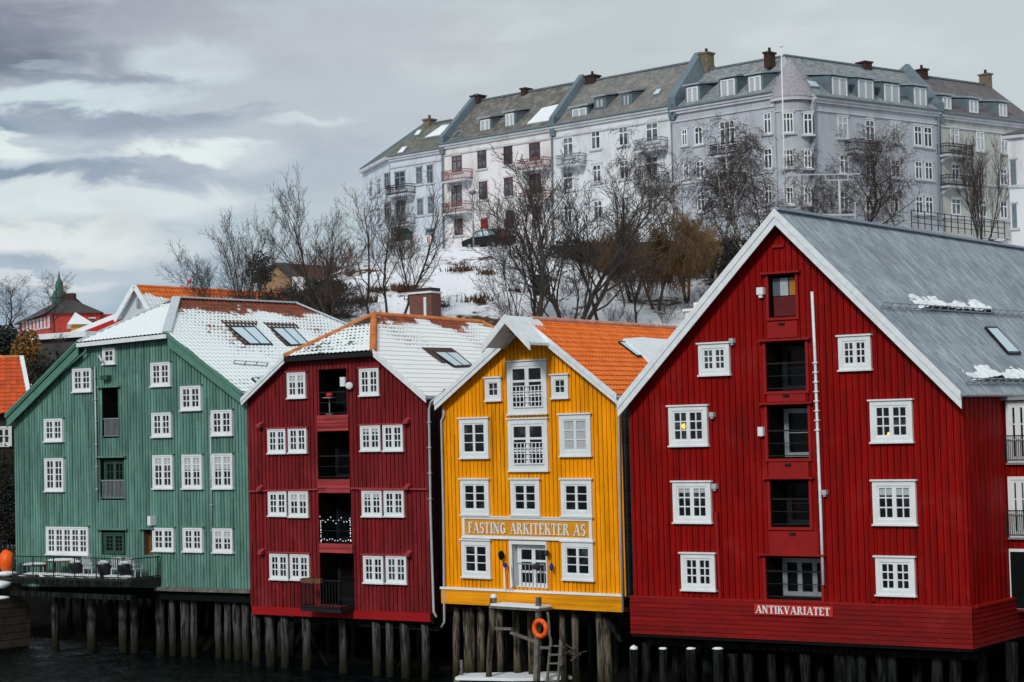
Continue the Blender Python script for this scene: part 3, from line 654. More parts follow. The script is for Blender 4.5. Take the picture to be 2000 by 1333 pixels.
# furniture seen in the hatches
def cafe_table(fr, px, py, label, d=.5):
    c = fr.pt(px, py, d); t_ = thing('cafe_table', c, label, 'table')
    mb = MB(); mb.tube([c+Vector((0, 0, .72)), c+Vector((0, 0, .76))], .32, 14); mb.build('table_top', M['grey'], t_)
    mb = MB(); mb.tube([c, c+Vector((0, 0, .72))], .03, 6); mb.tube([c, c+Vector((0, 0, .03))], .2, 10); mb.build('pedestal', M['grey'], t_); return t_, c
t_, c = cafe_table(fb, 644, 810, 'small round balcony table in the top burgundy hatch')
mb = MB(); mb.blob(c+Vector((0, 0, .86)), .16, .16, .12, 3); single(mb, 'potted_plant', M['redp'], c+Vector((0, 0, .77)), 'red flowering plant on the table in the top burgundy hatch', 'plant')
mb = MB(); mb.box(fb.pt(670, 746, -.3), .28, .12, .4, (fb.U, fb.G, Vector((0, 0, 1)))); mb.bar(fb.pt(670, 746, -.3), fb.pt(680, 750, -.02), .05); mb.build('floodlight', M['white'], HB.root)
mb = MB(); mb.blob(fb.pt(682, 754, -.2), .17, .05, .17, 2, 0); mb.build('satellite_dish', M['white'], HB.root, True)
# fairy lights round the third hatch
o = HB.ops[2]; random.seed(5); cord = []; FL = thing('fairy_lights', fb.W(o[0], .02, o[2]), 'string of white fairy lights round the railing of the third burgundy hatch', 'lights')
for k in range(46):
    f = k/46; s_ = 4*f; u, z = ((o[0]+.05+(o[1]-o[0]-.1)*s_, o[2]+1.15-.25*math.sin((s_*3 % 1)*math.pi)) if s_ < 1 else (o[1]-.08, o[2]+1.15*(2-s_)) if s_ < 2 else (o[0]+.05+(o[1]-o[0]-.1)*(3-s_), o[2]+.15) if s_ < 3 else (o[0]+.08, o[2]+1.1*(s_-3)))
    p_ = fb.W(u, .02, z+random.uniform(-.04, .04)); cord.append(p_); mb = MB(); mb.blob(p_, .024, .024, .024, k, 0, 1); mb.build('bulb', M['fairy'], FL)
mb = MB(); mb.tube(cord, .005, 3); mb.build('cord', M['black'], FL)

# ================================================================== YELLOW WAREHOUSE
YEL = boards('yellow_painted_boards', (.92, .345, .0025), .21, worn=(.50, .18, .012), wear=.45, var=.07, dirt=.16, line=.0)
YELH = boards('yellow_skirting_boards', (.78, .30, .006), .2, horiz=True, worn=(.50, .18, .012), wear=.6, var=.08, line=.5)
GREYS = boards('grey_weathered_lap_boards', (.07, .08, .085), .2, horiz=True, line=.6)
TY = lambda Tl, k: tiles('orange_clay_tiles_yellow', (.80, .19, .035), (.66, .135, .025), SN, Tl, .34, .25, 1, 0, 2.0)
fy = house_frame((1040, 940), -3180, 3405)
yops = [(1002, 1064, 1068, 1148)]
HY = warehouse('yellow_warehouse', 'yellow boarded warehouse with white trim and an orange tile roof, named on a board', fy,
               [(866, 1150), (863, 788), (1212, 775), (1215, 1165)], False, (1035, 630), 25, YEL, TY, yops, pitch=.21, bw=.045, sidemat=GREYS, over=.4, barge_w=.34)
for q in [(900, 818, 956, 894), (1095, 810, 1156, 890), (902, 937, 957, 1005), (1000, 937, 1056, 1006), (1098, 937, 1158, 1008), (904, 1056, 960, 1127), (1100, 1059, 1161, 1132)]:
    window(fy, HY.root, q, 2, 1, 3, casing=.19, stile=.06, munt=.035, head=True, curtain=.95 if q[0] == 1095 and q[1] == 810 else None)
for q in [(950, 739, 981, 782), (1079, 733, 1112, 777)]: window(fy, HY.root, q, 1, 2, 2, casing=.17, stile=.04, munt=.03, head=True)
for q in [(993, 706, 1070, 808), (995, 819, 1072, 919)]:
    wn = window(fy, HY.root, q, 2, 1, [.34, .67], casing=.19, stile=.10, munt=.09, head=True, name='loading_door_window')
    u0, u1, z0, z1 = fy.rect(*q); mb = MB()
    for k in range(9): mb.bar(fy.W(u0+.3+(u1-u0-.5)*k/8, -.13, z0+.25), fy.W(u0+.3+(u1-u0-.5)*k/8, -.13, z0+1.1), .035)
    for k in range(5): z = z0+.25+.85*k/4; mb.bar(fy.W(u0+.3, -.13, z), fy.W(u1-.2, -.13, z), .035)
    mb.build('lattice_guard', M['white'], wn)
# entrance door at the foot
o = HY.ops[0]; recess(fy, HY.root, o, .35, None, m='white')
window(fy, HY.root, None, 2, 1, [.33, .66], .3, .08, .09, .09, rectm=(o[0]+.12, o[1]-.02, o[2], o[3]-.05), name='glazed_door', sill=False)
mb = MB(); fy.box(mb, o[0]-.14, o[0], -.07, .02, o[2], o[3]+.14); fy.box(mb, o[1], o[1]+.05, -.07, .02, o[2], o[3]+.14); fy.box(mb, o[0], o[1], -.07, .02, o[3], o[3]+.14); mb.build('door_frame', M['white'], HY.root)
# name board with raised letters
def stroke_letters(mb, fr, text, u0, u1, z0, z1, d):
    """bold serif capitals from strokes; cell units: height 1"""
    Th, tn, sf = .19, .085, .075
    def V(x, a=0, b=1): return [((x-Th/2, a), (x+Th/2, a), (x+Th/2, b), (x-Th/2, b))]
    def S(x, y, w=.36): return [((x-w/2, y), (x+w/2, y), (x+w/2, y+sf), (x-w/2, y+sf))]
    def Hh(a, b, y, t=tn): return [((a, y-t/2), (b, y-t/2), (b, y+t/2), (a, y+t/2))]
    def D(x0, y0, x1, y1, t): return [((x0-t/2, y0), (x0+t/2, y0), (x1+t/2, y1), (x1-t/2, y1))]
    def A(cx, cy, rx, ry, a0, a1, t0, t1, n=10):
        r = []
        for k in range(n):
            p = []
            for f in (k/n, (k+1)/n):
                a = R(a0+(a1-a0)*f); t = t0+(t1-t0)*math.sin(math.pi*f); p.append(((cx+(rx+t/2)*math.cos(a), cy+(ry+t/2)*math.sin(a)), (cx+(rx-t/2)*math.cos(a), cy+(ry-t/2)*math.sin(a))))
            r.append((p[0][0], p[0][1], p[1][1], p[1][0]))
        return r
    sp = {'F': (.62, V(.16)+S(.16, 0)+Hh(.0, .58, .96)+Hh(.2, .42, .52)+[((.52, .74), (.58, .74), (.58, 1), (.46, 1))]),
          'E': (.66, V(.16)+Hh(.0, .6, .96)+Hh(.0, .62, .04)+Hh(.2, .42, .52)+[((.54, .74), (.6, .74), (.6, 1), (.48, 1)), ((.48, 0), (.62, 0), (.62, .26), (.56, .26))]),
          'A': (.84, D(.08, 0, .40, 1, .075)+D(.70, 0, .42, 1, .2)+Hh(.2, .6, .34)+S(.08, 0, .24)+S(.70, 0, .34)),
          'S': (.60, A(.29, .73, .17, .22, 40, 270, .08, .16)+A(.29, .27, .19, .22, 90, -140, .08, .18)+[((.44, .72), (.49, .72), (.49, 1), (.44, 1)), ((.05, 0), (.1, 0), (.1, .28), (.05, .28))]),
          'T': (.70, V(.34)+S(.34, 0)+Hh(.02, .66, .96)+[((.02, .74), (.07, .74), (.13, 1), (.02, 1)), ((.61, .74), (.66, .74), (.66, 1), (.55, 1))]),
          'I': (.38, V(.18)+S(.18, 0)+S(.18, 1-sf)), 'N': (.84, Hh(0, .0, 0)+V(.14)[:0]+D(.12, 0, .12, 1, .075)+D(.66, 0, .66, 1, .075)+D(.66, 0, .14, 1, .2)+S(.12, 0, .24)+S(.66, 1-sf, .26)+S(.08, 1-sf, .2)),
          'G': (.78, A(.38, .5, .28, .44, 50, 310, .08, .2, 14)+V(.6, .08, .44)+S(.6, .42, .32)+[((.6, .7), (.65, .7), (.65, 1), (.6, 1))]),
          'R': (.78, V(.16)+S(.16, 0)+S(.16, 1-sf, .32)+A(.3, .74, .2, .22, 90, -90, .08, .18)+D(.66, 0, .38, .5, .18)+S(.68, 0, .22)),
          'K': (.80, V(.16)+S(.16, 0)+S(.16, 1-sf)+D(.24, .42, .60, 1, .085)+D(.66, 0, .40, .6, .19)+S(.66, 0, .3)+S(.6, 1-sf, .28)),
          'V': (.80, D(.38, 0, .14, 1, .2)+D(.42, 0, .66, 1, .08)+S(.12, 1-sf, .34)+S(.66, 1-sf, .26)), ' ': (.42, [])}
    tot = sum(sp[c][0]+.06 for c in text)-.06; H_ = z1-z0; k = (u1-u0)/tot; x = u0; lay = 0
    for c in text:
        w_, qs = sp[c]
        for q in qs:
            lay += 1; dd = d-.02-.0012*(lay % 9)
            p = [fr.W(x+a*k, dd, z0+b_*H_) for a, b_ in q]; mb.prism(p, fr.G*(-.02))
        x += (w_+.06)*k
u0, u1, z0, z1 = fy.rect(905, 1012, 1158, 1052); mb = MB()
fy.box(mb, u0, u1, -.09, .01, z1-.08, z1); fy.box(mb, u0, u1, -.09, .01, z0, z0+.08); fy.box(mb, u0, u0+.14, -.09, .01, z0+.08, z1-.08); fy.box(mb, u1-.14, u1, -.09, .01, z0+.08, z1-.08)
fy.box(mb, u0-.05, u1+.05, -.12, .01, z1, z1+.05); fy.box(mb, u0-.05, u1+.05, -.12, .01, z0-.05, z0); sg = mb.build('name_board', M['white'], HY.root)
mb = MB(); fy.box(mb, u0+.14, u1-.14, -.05, .01, z0+.08, z1-.08); mb.build('board_face', simple('sign_yellow', (.66, .28, .012), .5, .1), sg)
mb = MB(); a = fy.rect(917, 1022, 1146, 1044); stroke_letters(mb, fy, 'FASTING ARKITEKTER AS', a[0], a[1], a[2], a[3], -.05); mb.build('lettering', M['white'], sg)
# skirting, snow ledge
u0, z0 = fy.uz(866, 1150); u1, z1 = fy.uz(1216, 1165); zm = .5
mb = MB(); mb.hexa([fy.W(u, d, z) for zo in (0, 1) for (u, d, z) in ((u0-.04, -.12, [z0-.6, z0][zo]), (u1+.04, -.12, [z1-.6, z1][zo]), (u1+.04, .3, [z1-.6, z1][zo]), (u0-.04, .3, [z0-.6, z0][zo]))])
sk = mb; s2 = MB(); s2.face([sk.v[0], sk.v[1], sk.v[5], sk.v[4]], [(0, -.6), (8, -.6), (8, 0), (0, 0)]); s2.face([sk.v[1], sk.v[2], sk.v[6], sk.v[5]], [(0, -.6), (.4, -.6), (.4, 0), (0, 0)]); s2.face([sk.v[3], sk.v[0], sk.v[4], sk.v[7]], [(0, -.6), (.4, -.6), (.4, 0), (0, 0)]); s2.face([sk.v[0], sk.v[3], sk.v[2], sk.v[1]]); s2.face(sk.v[4:8]); s2.build('skirting_board', YELH, HY.root)
mb = MB(); mb.bar(fy.W(u0-.06, -.07, z0+.04), fy.W(u1+.06, -.07, z1+.04), .18, .09); mb.build('snowy_ledge', M['snow'], HY.root)
# hoist hood over the gable apex
A = HY.A; P_ = HY.P
hz = A[1]; ha = lambda u, d, z: fy.W(A[0]+u, d, hz+z)
for sg_ in (-1, 1):
    mb = MB(); a0, a1 = ha(0, -1.75, .22), ha(sg_*1.25, -1.75, .22-1.12); b0, b1 = ha(0, .5, .22), ha(sg_*1.25, .5, .22-1.12)
    mb.hexa([a0, a1, b1, b0, a0-Vector((0, 0, .10)), a1-Vector((0, 0, .10)), b1-Vector((0, 0, .10)), b0-Vector((0, 0, .10))]); mb.build('hoist_hood_roof', M['trim'], HY.root)
    mb = MB(); f = fy.G*(-.06); a2, a3 = a0+f, a1+f; dz = Vector((0, 0, .32)); mb.hexa([a2-dz, a3-dz, a3+Vector((0, 0, .05)), a2+Vector((0, 0, .05)), a2-dz-f, a3-dz-f, a3+Vector((0, 0, .05))-f, a2+Vector((0, 0, .05))-f]); mb.build('barge_board', M['trim'], HY.root)
mb = MB(); mb.bar(ha(0, -1.6, -.35), ha(0, .3, -.35), .16, .2); mb.build('hoist_beam', M['wood'], HY.root)
YR = simple('pinkish_ridge_tile', (.42, .22, .17), .7, .3, 3); ridge_tiles(HY, P_(A, .1), P_(A, HY.L), YR, .12)
q = roof_window(HY.root, HY.rplane, [(1205, 671), (1222, 671), (1257, 699), (1243, 700)])
# snow sheet left lying below the roof window
P0, n0 = HY.rplane
def onroof(H, x, y): P, n = H.rplane; r = ray(x, y); return CAM+r*((P-CAM).dot(n)/r.dot(n))
mb = MB(); pts = [(1214, 668), (1250, 665), (1285, 668), (1330, 670), (1345, 690), (1335, 712), (1300, 722), (1275, 724), (1255, 702), (1240, 690)]; mb.prism([onroof(HY, *p)+n0*.07 for p in pts], n0*.09); mb.build('roof_snow', M['snow'], HY.root)
pipe(fy, HY.root, [(866, 797), (867, 812), (862, 822), (866, 1000), (868, 1215), (862, 1226)], .05, -.1)
pipe(fy, HY.root, [(1219, 780), (1209, 790), (1211, 1000), (1217, 1195)], .05, -.12)
mb = MB(); c = P_(A, 14.5); mb.box(c+Vector((.2, 0, .35)), 1.5, 1.3, 1.1, (fy.G, fy.U, Vector((0, 0, 1)))); mb.box(c+Vector((.2, 0, .95)), 1.7, 1.5, .12, (fy.G, fy.U, Vector((0, 0, 1)))); mb.box(c+Vector((.2, 0, 1.15)), .5, .9, .35, (fy.G, fy.U, Vector((0, 0, 1)))); mb.build('chimney', M['trim'], HY.root)
# things by the door
def lumpy(name, m, px, py, rx, rz, label, cat, d=-.25, fr=fy):
    mb = MB(); c = fr.pt(px, py, d); mb.blob(c, rx, rx*.7, rz, len(label), .3); return tag(single(mb, name, M[m], c, label, cat, smooth=True))
lumpy('hanging_basket', 'dark', 979, 1085, .13, .19, 'dark hanging plant ball on the yellow wall left of the entrance', 'plant')
lumpy('hanging_basket', 'bark', 1068, 1081, .11, .12, 'dark bushy plant hung at the top right corner of the entrance', 'plant')
lumpy('hanging_bag', 'bluep', 1077, 1108, .08, .16, 'blue bag hanging on the yellow wall right of the entrance', 'bag')
for k, (x, lab) in enumerate([(985, 'leftmost white bar leaning by the entrance, against the yellow wall'), (992, 'red tipped bar leaning between two others left of the entrance'), (998, 'bar closest to the entrance door frame, leaning on yellow wall')]):
    mb = MB(); a, b_ = fy.pt(x, 1150, -.35), fy.pt(x-1, 1104, -.12); mb.bar(a, b_, .05); single(mb, 'ski', M['white' if k != 1 else 'redp'], a, lab, 'ski', 'skis and poles leaning by the yellow entrance')
lumpy('rolled_jacket', 'bluep', 986, 1104, .09, .10, 'blue bundle hung over the leaning skis by the entrance', 'jacket')
mb = MB(); a, b_ = o[0]+.35, o[1]-.05
zr = o[2]+.95; mb.bar(fy.W(a, -.12, zr), fy.W(b_, -.12, zr), .05)
for k in range(8): u = a+(b_-a)*k/7; mb.bar(fy.W(u, -.12, o[2]+.05), fy.W(u, -.12, zr), .035)
mb.build('door_railing', M['grey'], HY.root)
lumpy('potted_flowers', 'bark', 1047, 1107, .2, .12, 'dark flower bundle on the railing of the yellow entrance', 'plant')

# ================================================================== RED WAREHOUSE
RED = boards('red_painted_boards', (.25, .0042, .0035), .24, worn=(.11, .004, .004), wear=.5, var=.10, dirt=.22)
REDH = boards('red_lapped_skirting', (.19, .006, .006), .17, horiz=True, worn=(.30, .05, .04), wear=.3, var=.1)
REDP = simple('red_hatch_panel', (.26, .008, .008), .5, .14, 2, .1)
m, t, b = mat('blue_grey_slates', .5); uv = t.tc('UV'); u, v, _ = t.sep(uv); cu = t.m('DIVIDE', u, .20); r1 = t.wn(t.comb(t.m('FLOOR', cu), t.m('FLOOR', t.m('DIVIDE', v, .5)), 2.0))
sn_ = t.noise(t.comb(t.m('MULTIPLY', u, 4.0), t.m('MULTIPLY', v, .8)), 1.0, 5, .65)
c = t.mix(r1, (.21, .265, .305), (.34, .41, .46)); c = t.mix(t.ss(sn_, .5, .72), c, (.50, .58, .64)); c = t.mix(t.ss(t.noise(t.comb(t.m('MULTIPLY', u, 5.0), t.m('MULTIPLY', v, 1.6), 4.0), 1.0, 5, .7), .60, .68), c, (.06, .065, .07)); c = t.mix(t.ss(t.noise(t.comb(u, v, 9.0), .9, 6, .75), .6, .7, 0, .35), c, (.22, .17, .12))
c = t.mix(t.ss(t.noise(t.comb(u, v, 2.0), .45, 6, .7), .45, .7, 0, .5), c, (.13, .155, .175)); mort = t.noise(t.comb(t.m('MULTIPLY', u, 2.6), t.m('MULTIPLY', v, 1.0), 7.0), 1.6, 4, .8); c = t.mix(t.ss(mort, .66, .70, 0, .8), c, (.045, .05, .06))
c = t.mix(t.ss(t.m('ABSOLUTE', t.m('SUBTRACT', t.m('FRACT', cu), .5)), .36, .47, 0, .6), c, (.03, .035, .04))
t.put(b.inputs['Base Color'], c); SLATE = m
TR = lambda Tl, k: SLATE
fr_ = house_frame((1560, 980), -4500, 3765)
rops = [(1502, 537, 1555, 620), (1497, 668, 1575, 764), (1500, 792, 1580, 896), (1506, 938, 1582, 1030), (1497, 1088, 1605, 1172)]
HR = warehouse('red_warehouse', 'tall bright red boarded warehouse with wide white barge boards and grey slate roof', fr_,
               [(1243, 1170), (1229, 784), (1879, 764), (1890, 1184)], False, (1527, 419), 34, RED, TR, rops, pitch=.24, bw=.05, over=.5, barge_w=.52, ex=.26, roof=(.20, 99, .022, 0, 6))
for q, k in [((1367, 672, 1427, 732), {}), ((1640, 657, 1703, 722), {}), ((1309, 794, 1384, 870), dict(lamp=(1336, 833, .10))), ((1702, 783, 1784, 863), dict(lamp=(1736, 848, .06))), ((1317, 942, 1391, 1020), dict(curtain=.2)), ((1707, 940, 1791, 1024), dict(curtain=.28)), ((1333, 1082, 1399, 1152), {}), ((1713, 1089, 1789, 1162), {})]:
    window(fr_, HR.root, q, 2, 2, 3, casing=.16, stile=.075, munt=.045, head=True, **k)
for i, o in enumerate(HR.ops):
    recess(fr_, HR.root, o, 1.1 if i else .3, [None, 1, 1, 1, 3][i], rail=(None if i in (0,) else 1), railh=1.0, doorm=['black', 'black', 'grey', 'black', 'grey'][i], cols=1, rows=1 if i == 4 else 2)
    mb = MB(); fr_.box(mb, o[0]-.22, o[1]+.22, -.2, 0, o[3]+.04, o[3]+.11); mb.build('drip_board', REDP, HR.root)
    mb = MB(); fr_.box(mb, o[0]-.1, o[0], -.06, .05, o[2], o[3]+.04); fr_.box(mb, o[1], o[1]+.1, -.06, .05, o[2], o[3]+.04); fr_.box(mb, o[0]-.1, o[1]+.1, -.08, .05, o[2]-.1, o[2]); mb.build('hatch_frame', REDP, HR.root)
# yellow and blue curtains in the top hatch
o = HR.ops[0]; 
for a, b_, nm, cc in ((.05, .32, 'curtain', (.10, .13, .15)), (.32, .62, 'curtain', (.42, .47, .55)), (.66, .97, 'curtain', (.42, .20, .04))):
    mb = MB(); n = 8; mm = simple('curtain_cloth', cc, .9, .1)
    for k in range(n):
        x, y = o[0]+(o[1]-o[0])*(a+(b_-a)*k/n), o[0]+(o[1]-o[0])*(a+(b_-a)*(k+1)/n); o1, o2 = .2+.03*(k % 2), .2+.03*((k+1) % 2); zb, zt = o[2]+(o[3]-o[2])*.52, o[3]-.1
        mb.face([fr_.W(x, o1, zb), fr_.W(y, o2, zb), fr_.W(y, o2, zt), fr_.W(x, o1, zt)])
    mb.build(nm, mm, HR.root)
mb = MB(); fr_.box(mb, o[0]+.1, o[1]-.1, .15, .28, o[2]+.05, o[2]+(o[3]-o[2])*.5); mb.build('back_board', simple('dark_red_board', (.10, .01, .012)), HR.root)
for px in ((1500, 628, 1558, 660), (1503, 903, 1580, 934), (1503, 1038, 1598, 1084), (1500, 768, 1575, 785)):
    u0, u1, z0, z1 = fr_.rect(*px); mb = MB(); fr_.box(mb, u0, u1, -.05, .01, z0, z1); h_ = mb.build('hatch_panel', REDP, HR.root)
    mb = MB(); mb.box(fr_.W((u0+u1)/2, -.09, z1-.08), .22, .08, .07, (fr_.U, fr_.G, Vector((0, 0, 1)))); mb.build('hinge', M['black'], h_)
mb = MB(); fr_.box(mb, *fr_.rect(1511, 478, 1533, 484)[:2], -.1, 0, *fr_.rect(1511, 478, 1533, 484)[2:]); mb.build('gable_vent', REDP, HR.root)
pipe(fr_, HR.root, [(1586, 570), (1592, 700), (1597, 850), (1603, 1000), (1608, 1143)], .055, -.1, m='trim', name='cable_duct', brackets=8)
for x, y, s_ in ((1486, 569, .26), (1430, 666, .17), (1391, 810, .17), (1396, 950, .18), (1611, 962, .16), (1487, 843, .2)):
    mb = MB(); c = fr_.pt(x, y, -.12); ax = (fr_.U, fr_.G, Vector((0, 0, 1))); mb.box(c, s_, .18, s_*(1.6 if x == 1487 else 1), ax); mb.box(c-Vector((0, 0, s_*.75)), s_*.5, .12, s_*.35, ax); mb.build('wall_lamp', M['white' if s_ > .19 else 'curtain'], HR.root)
# vertical trunk boards beside the lower windows
for x, y0, y1 in ((1400, 1000, 1168), (1700, 1010, 1175)):
    mb = MB(); a, b_ = fr_.pt(x, y0, -.06), fr_.pt(x+8 if x < 1500 else x+6, y1, -.06); mb.bar(a, b_, .16, .1); mb.build('cover_board', RED if x > 1500 else REDP, HR.root)
# lapped skirting round the corner
u0, z0 = fr_.uz(1243, 1170); u1, z1 = fr_.uz(1891, 1184); zt = (z0+z1)/2; zb_ = fr_.uz(1570, 1253, -.3)[1]
mb = MB(); lapped(mb, fr_, u0-.1, u1+.25, zb_, zt, -.28, .17, .03)
fs = Frame(1560, 980, 66, fr_.G, fr_.U); fs.O = fr_.W(u1, 0, 0); fs.N = fr_.U.copy()
lapped(mb, fs, -.28, 12.0, zb_, zt, .25, .17, -.03); lapped(mb, Frame(1560, 980, 66, fr_.U, fr_.G), 0, .01, 0, .01, 0, .1) if False else None
fl = Frame(1560, 980, 66, fr_.G, fr_.U); fl.O = fr_.W(u0, 0, 0); lapped(mb, fl, -.28, 6.0, zb_, zt, -.1, .17, .03)
mb.build('skirting', REDH, HR.root, recalc=False)
mb = MB(); fr_.box(mb, u0-.1, u1+.25, -.3, .02, zt, zt+.07); mb.hexa([fr_.W(u, d, z) for z in (zt, zt+.07) for u, d in ((u1+.01, .02), (u1+.3, .02), (u1+.3, 12), (u1+.01, 12))]); mb.build('skirting_cap', REDP, HR.root)
mb = MB(); fr_.box(mb, u0-.08, u1+.23, -.26, 12, zb_-.12, zb_+.02); mb.build('skirting_underside', M['dark'], HR.root)
a = fr_.rect(1475, 1182, 1628, 1203, -.3); mb = MB(); fr_.box(mb, a[0], a[1], -.37, -.31, a[2], a[3]); sg = mb.build('name_board', simple('sign_red', (.46, .022, .018), .5, .08), HR.root)
mb = MB(); h_ = a[3]-a[2]; stroke_letters(mb, fr_, 'ANTIKVARIATET', a[0]+.08, a[1]-.08, a[2]+h_*.15, a[3]-h_*.12, -.37); mb.build('lettering', M['white'], sg)
P_ = HR.P; A = HR.A
mb = MB(); mb.bar(P_(A, -.5)+Vector((0, 0, .06)), P_(A, HR.L)+Vector((0, 0, .06)), .34, .09); mb.build('ridge_capping', simple('blue_grey_flashing', (.30, .37, .45), .4, .08, 2, 0, .3), HR.root)
roof_window(HR.root, HR.rplane, [(1921, 642), (1943, 642), (1992, 694), (1967, 694)])
for a, b_, s0, s1 in (((1718, 602), (2060, 622), (1790, 602), (1945, 612)), ((1885, 750), (2080, 752), (1893, 742), (2060, 745))):
    pts, n = snowguard(HR, a, b_, 'grey', .18)
    mb = MB(); A0, A1 = onroof(HR, *s0), onroof(HR, *s1); sv = A1-A0; Ls = sv.length; sv.normalize(); tv = n.cross(sv); tv = tv if tv.z > 0 else -tv
    ns, nt_ = int(Ls/.07), 13; g_ = {}
    for i in range(ns+1):
        for j in range(nt_+1):
            s_, t_ = i*.07, j*.06; q_ = Vector((s_*.7, s0[1], 3)); reach = .62+.5*mnoise.noise(q_)+.18*mnoise.noise(Vector((s_*4, 2, s0[1]))); e_ = min(1, s_/1.2, (Ls-s_)/1.2)
            h_ = .17*e_*(reach-t_)+.05*mnoise.noise(Vector((s_*2.4, t_*5, 1)))-.02; g_[i, j] = (len(mb.v), h_); mb.v.append(A0+sv*s_+tv*(t_-.05)+n*(max(h_, -.03)+.03)*1.6)
    for i in range(ns):
        for j in range(nt_):
            c4 = [g_[i, j], g_[i+1, j], g_[i+1, j+1], g_[i, j+1]]
            if max(c[1] for c in c4) > -.01: mb.f.append(tuple(c[0] for c in c4)); mb.uv.append(None)
    mb.build('roof_snow', M['snow'], HR.root, True)
# wing behind to the right
fw = Frame(1965, 900, 1, fr_.U, fr_.G); P = fr_.W(HR.u[1], 0, 0)
# depth along the side wall where photo x = 1965 falls
best = min((abs(1000+F*((fr_.W(HR.u[1], k*.1, 8)-CAM).dot(CR))/((fr_.W(HR.u[1], k*.1, 8)-CAM).dot(FW))-1966), k*.1) for k in range(300))[1]
fw.O = fr_.W(0, best, 0); u0 = HR.u[1]-.2; zt = fw.uz(1985, 782)[1]; zb = fw.uz(1985, 1195)[1]
ww = thing('dark_red_annexe', fw.W(u0, 0, zb), 'shaded dark red house with tall white glazed doors at the right edge', 'house')
siding(fw, [(u0, zt), (u0+7, zt)], [(u0, zb), (u0+7, zb)], [], .24, .05, .025).build('front_wall', RED, ww, recalc=False)
mb = MB(); fw.box(mb, u0, u0+7, .05, 12, zb, zt-.01); mb.build('side_and_rear_walls', RED, ww)
mb = MB(); fw.box(mb, u0, u0+7.2, -.3, 12.2, zt, zt+.12); mb.build('roof', M['grey'], ww)
for q in [(1968, 784, 2012, 904), (1972, 931, 2014, 1050)]:
    window(fw, ww, q, 2, 1, [.34, .66], casing=.12, stile=.1, munt=.04, name='glazed_door', glassmat='glass'); u_0, u_1, z_0, z_1 = fw.rect(*q); mb = MB()
    for z in (z_0+.1, z_0+.95): mb.bar(fw.W(u_0, -.35, z), fw.W(u_1+.2, -.35, z), .04)
    for k in range(12): u = u_0+(u_1-u_0)*k/11; mb.bar(fw.W(u, -.35, z_0+.1), fw.W(u, -.35, z_0+.95), .02)
    mb.build('railing', M['black'], ww)
q = fw.rect(1976, 1078, 2020, 1190); recess(fw, ww, (q[0], q[1], q[2], q[3]), .01, None); mb = MB(); fw.box(mb, q[0]-.1, q[0], -.07, 0, q[2], q[3]); fw.box(mb, q[0]-.1, q[1], -.07, 0, q[3], q[3]+.1); fw.box(mb, q[0], q[1], -.03, -.01, q[2], q[3]); mb.build('garage_frame', M['trim'], ww)
mb = MB(); fw.box(mb, q[0], q[1], -.05, -.035, q[2]+.02, q[3]); mb.build('garage_door', M['dark'], ww)

# ================================================================== GROUND, WATER
CX = [-4000, -1500, -400, 0, 250, 450, 600, 700, 850, 1000, 1100, 1200, 1450, 1600, 2000, 2600, 5000]
MIDY = [730, 730, 720, 700, 690, 660, 640, 640, 640, 640, 640, 640, 640, 640, 640, 640, 640]     # photo row where the slope at 124 m shows
TOPY = [690, 690, 690, 668, 655, 600, 560, 512, 488, 481, 484, 527, 530, 480, 475, 478, 478]      # photo row of the slope's brow at 146 m
STR = [690, 690, 690, 668, 655, 600, 560, 512, 487, 480, 476, 472, 468, 462, 466, 470, 470]       # street above the brow
def zat(px, py, Y): return CAM.z+(horizon(px)-py)/F*Y
def ground_z(px, Y):
    D = 66*4950/(max(-1800, px)+3400)
    my, ty, sy = (lerp(list(zip(CX, q)), px) for q in (MIDY, TOPY, STR))
    t = [(0, -5), (D-3, -5), (D+2, -1.2), (D+7, 1.6), (D+28, 1.8), (114, 5), (124, zat(px, my, 124)), (146, zat(px, ty, 146)), (147.5, zat(px, sy, 147.5)), (235, zat(px, sy, 160)), (330, 5), (6000, 3)]
    for k in range(1, len(t)): t[k] = (max(t[k][0], t[k-1][0]+.1), t[k][1])
    z = lerp(t, Y)
    if 112 < Y < 147: z += .55*mnoise.noise(Vector((px/3600*Y*.16, Y*.22, 1)))*min(1, (147-Y)/6)+.25*mnoise.noise(Vector((px/3600*Y*.6, Y*.6, 5)))*min(1, (147-Y)/6)
    return z
def on_ground(px, Y): return Vector(((px-1000)/F*Y*1.0, Y, 0))+Vector((0, 0, ground_z(px, Y)))
ys = [20, 50, 55, 60, 63, 66, 69, 72, 75, 78, 81, 84, 87, 90, 93, 96, 99, 102, 106, 110, 113]+[114+k*1.1 for k in range(30)]+[147.5, 150, 156, 163, 180, 200, 235, 280, 330, 600, 1500, 6000]
xs = [-4000, -2500, -1500, -900]+list(range(-400, 2500, 25))+[2600, 3000, 5000]
mb = MB(); V_ = [[on_ground(x, y) for x in xs] for y in ys]; mb.v = [v for r in V_ for v in r]; nx = len(xs)
mb.f = [(j*nx+i, j*nx+i+1, (j+1)*nx+i+1, (j+1)*nx+i) for j in range(len(ys)-1) for i in range(nx-1)]; mb.uv = [None]*len(mb.f)
m, t, b = mat('snowy_hillside', .9); g = t.node('ShaderNodeNewGeometry').outputs['Position']; x, y, z = t.sep(g)
nb = t.noise(g, .22, 5, .6, .3); nf = t.noise(g, 1.6, 5, .65); nstem = t.noise(t.comb(t.m('MULTIPLY', x, 6.0), t.m('MULTIPLY', y, .7), t.m('MULTIPLY', z, .5)), 1.0, 5, .7)
grass = t.mix(nf, (.13, .075, .04), (.05, .035, .025))
k = t.m('ADD', t.m('MULTIPLY', nb, .75), t.m('MULTIPLY', nf, .35))
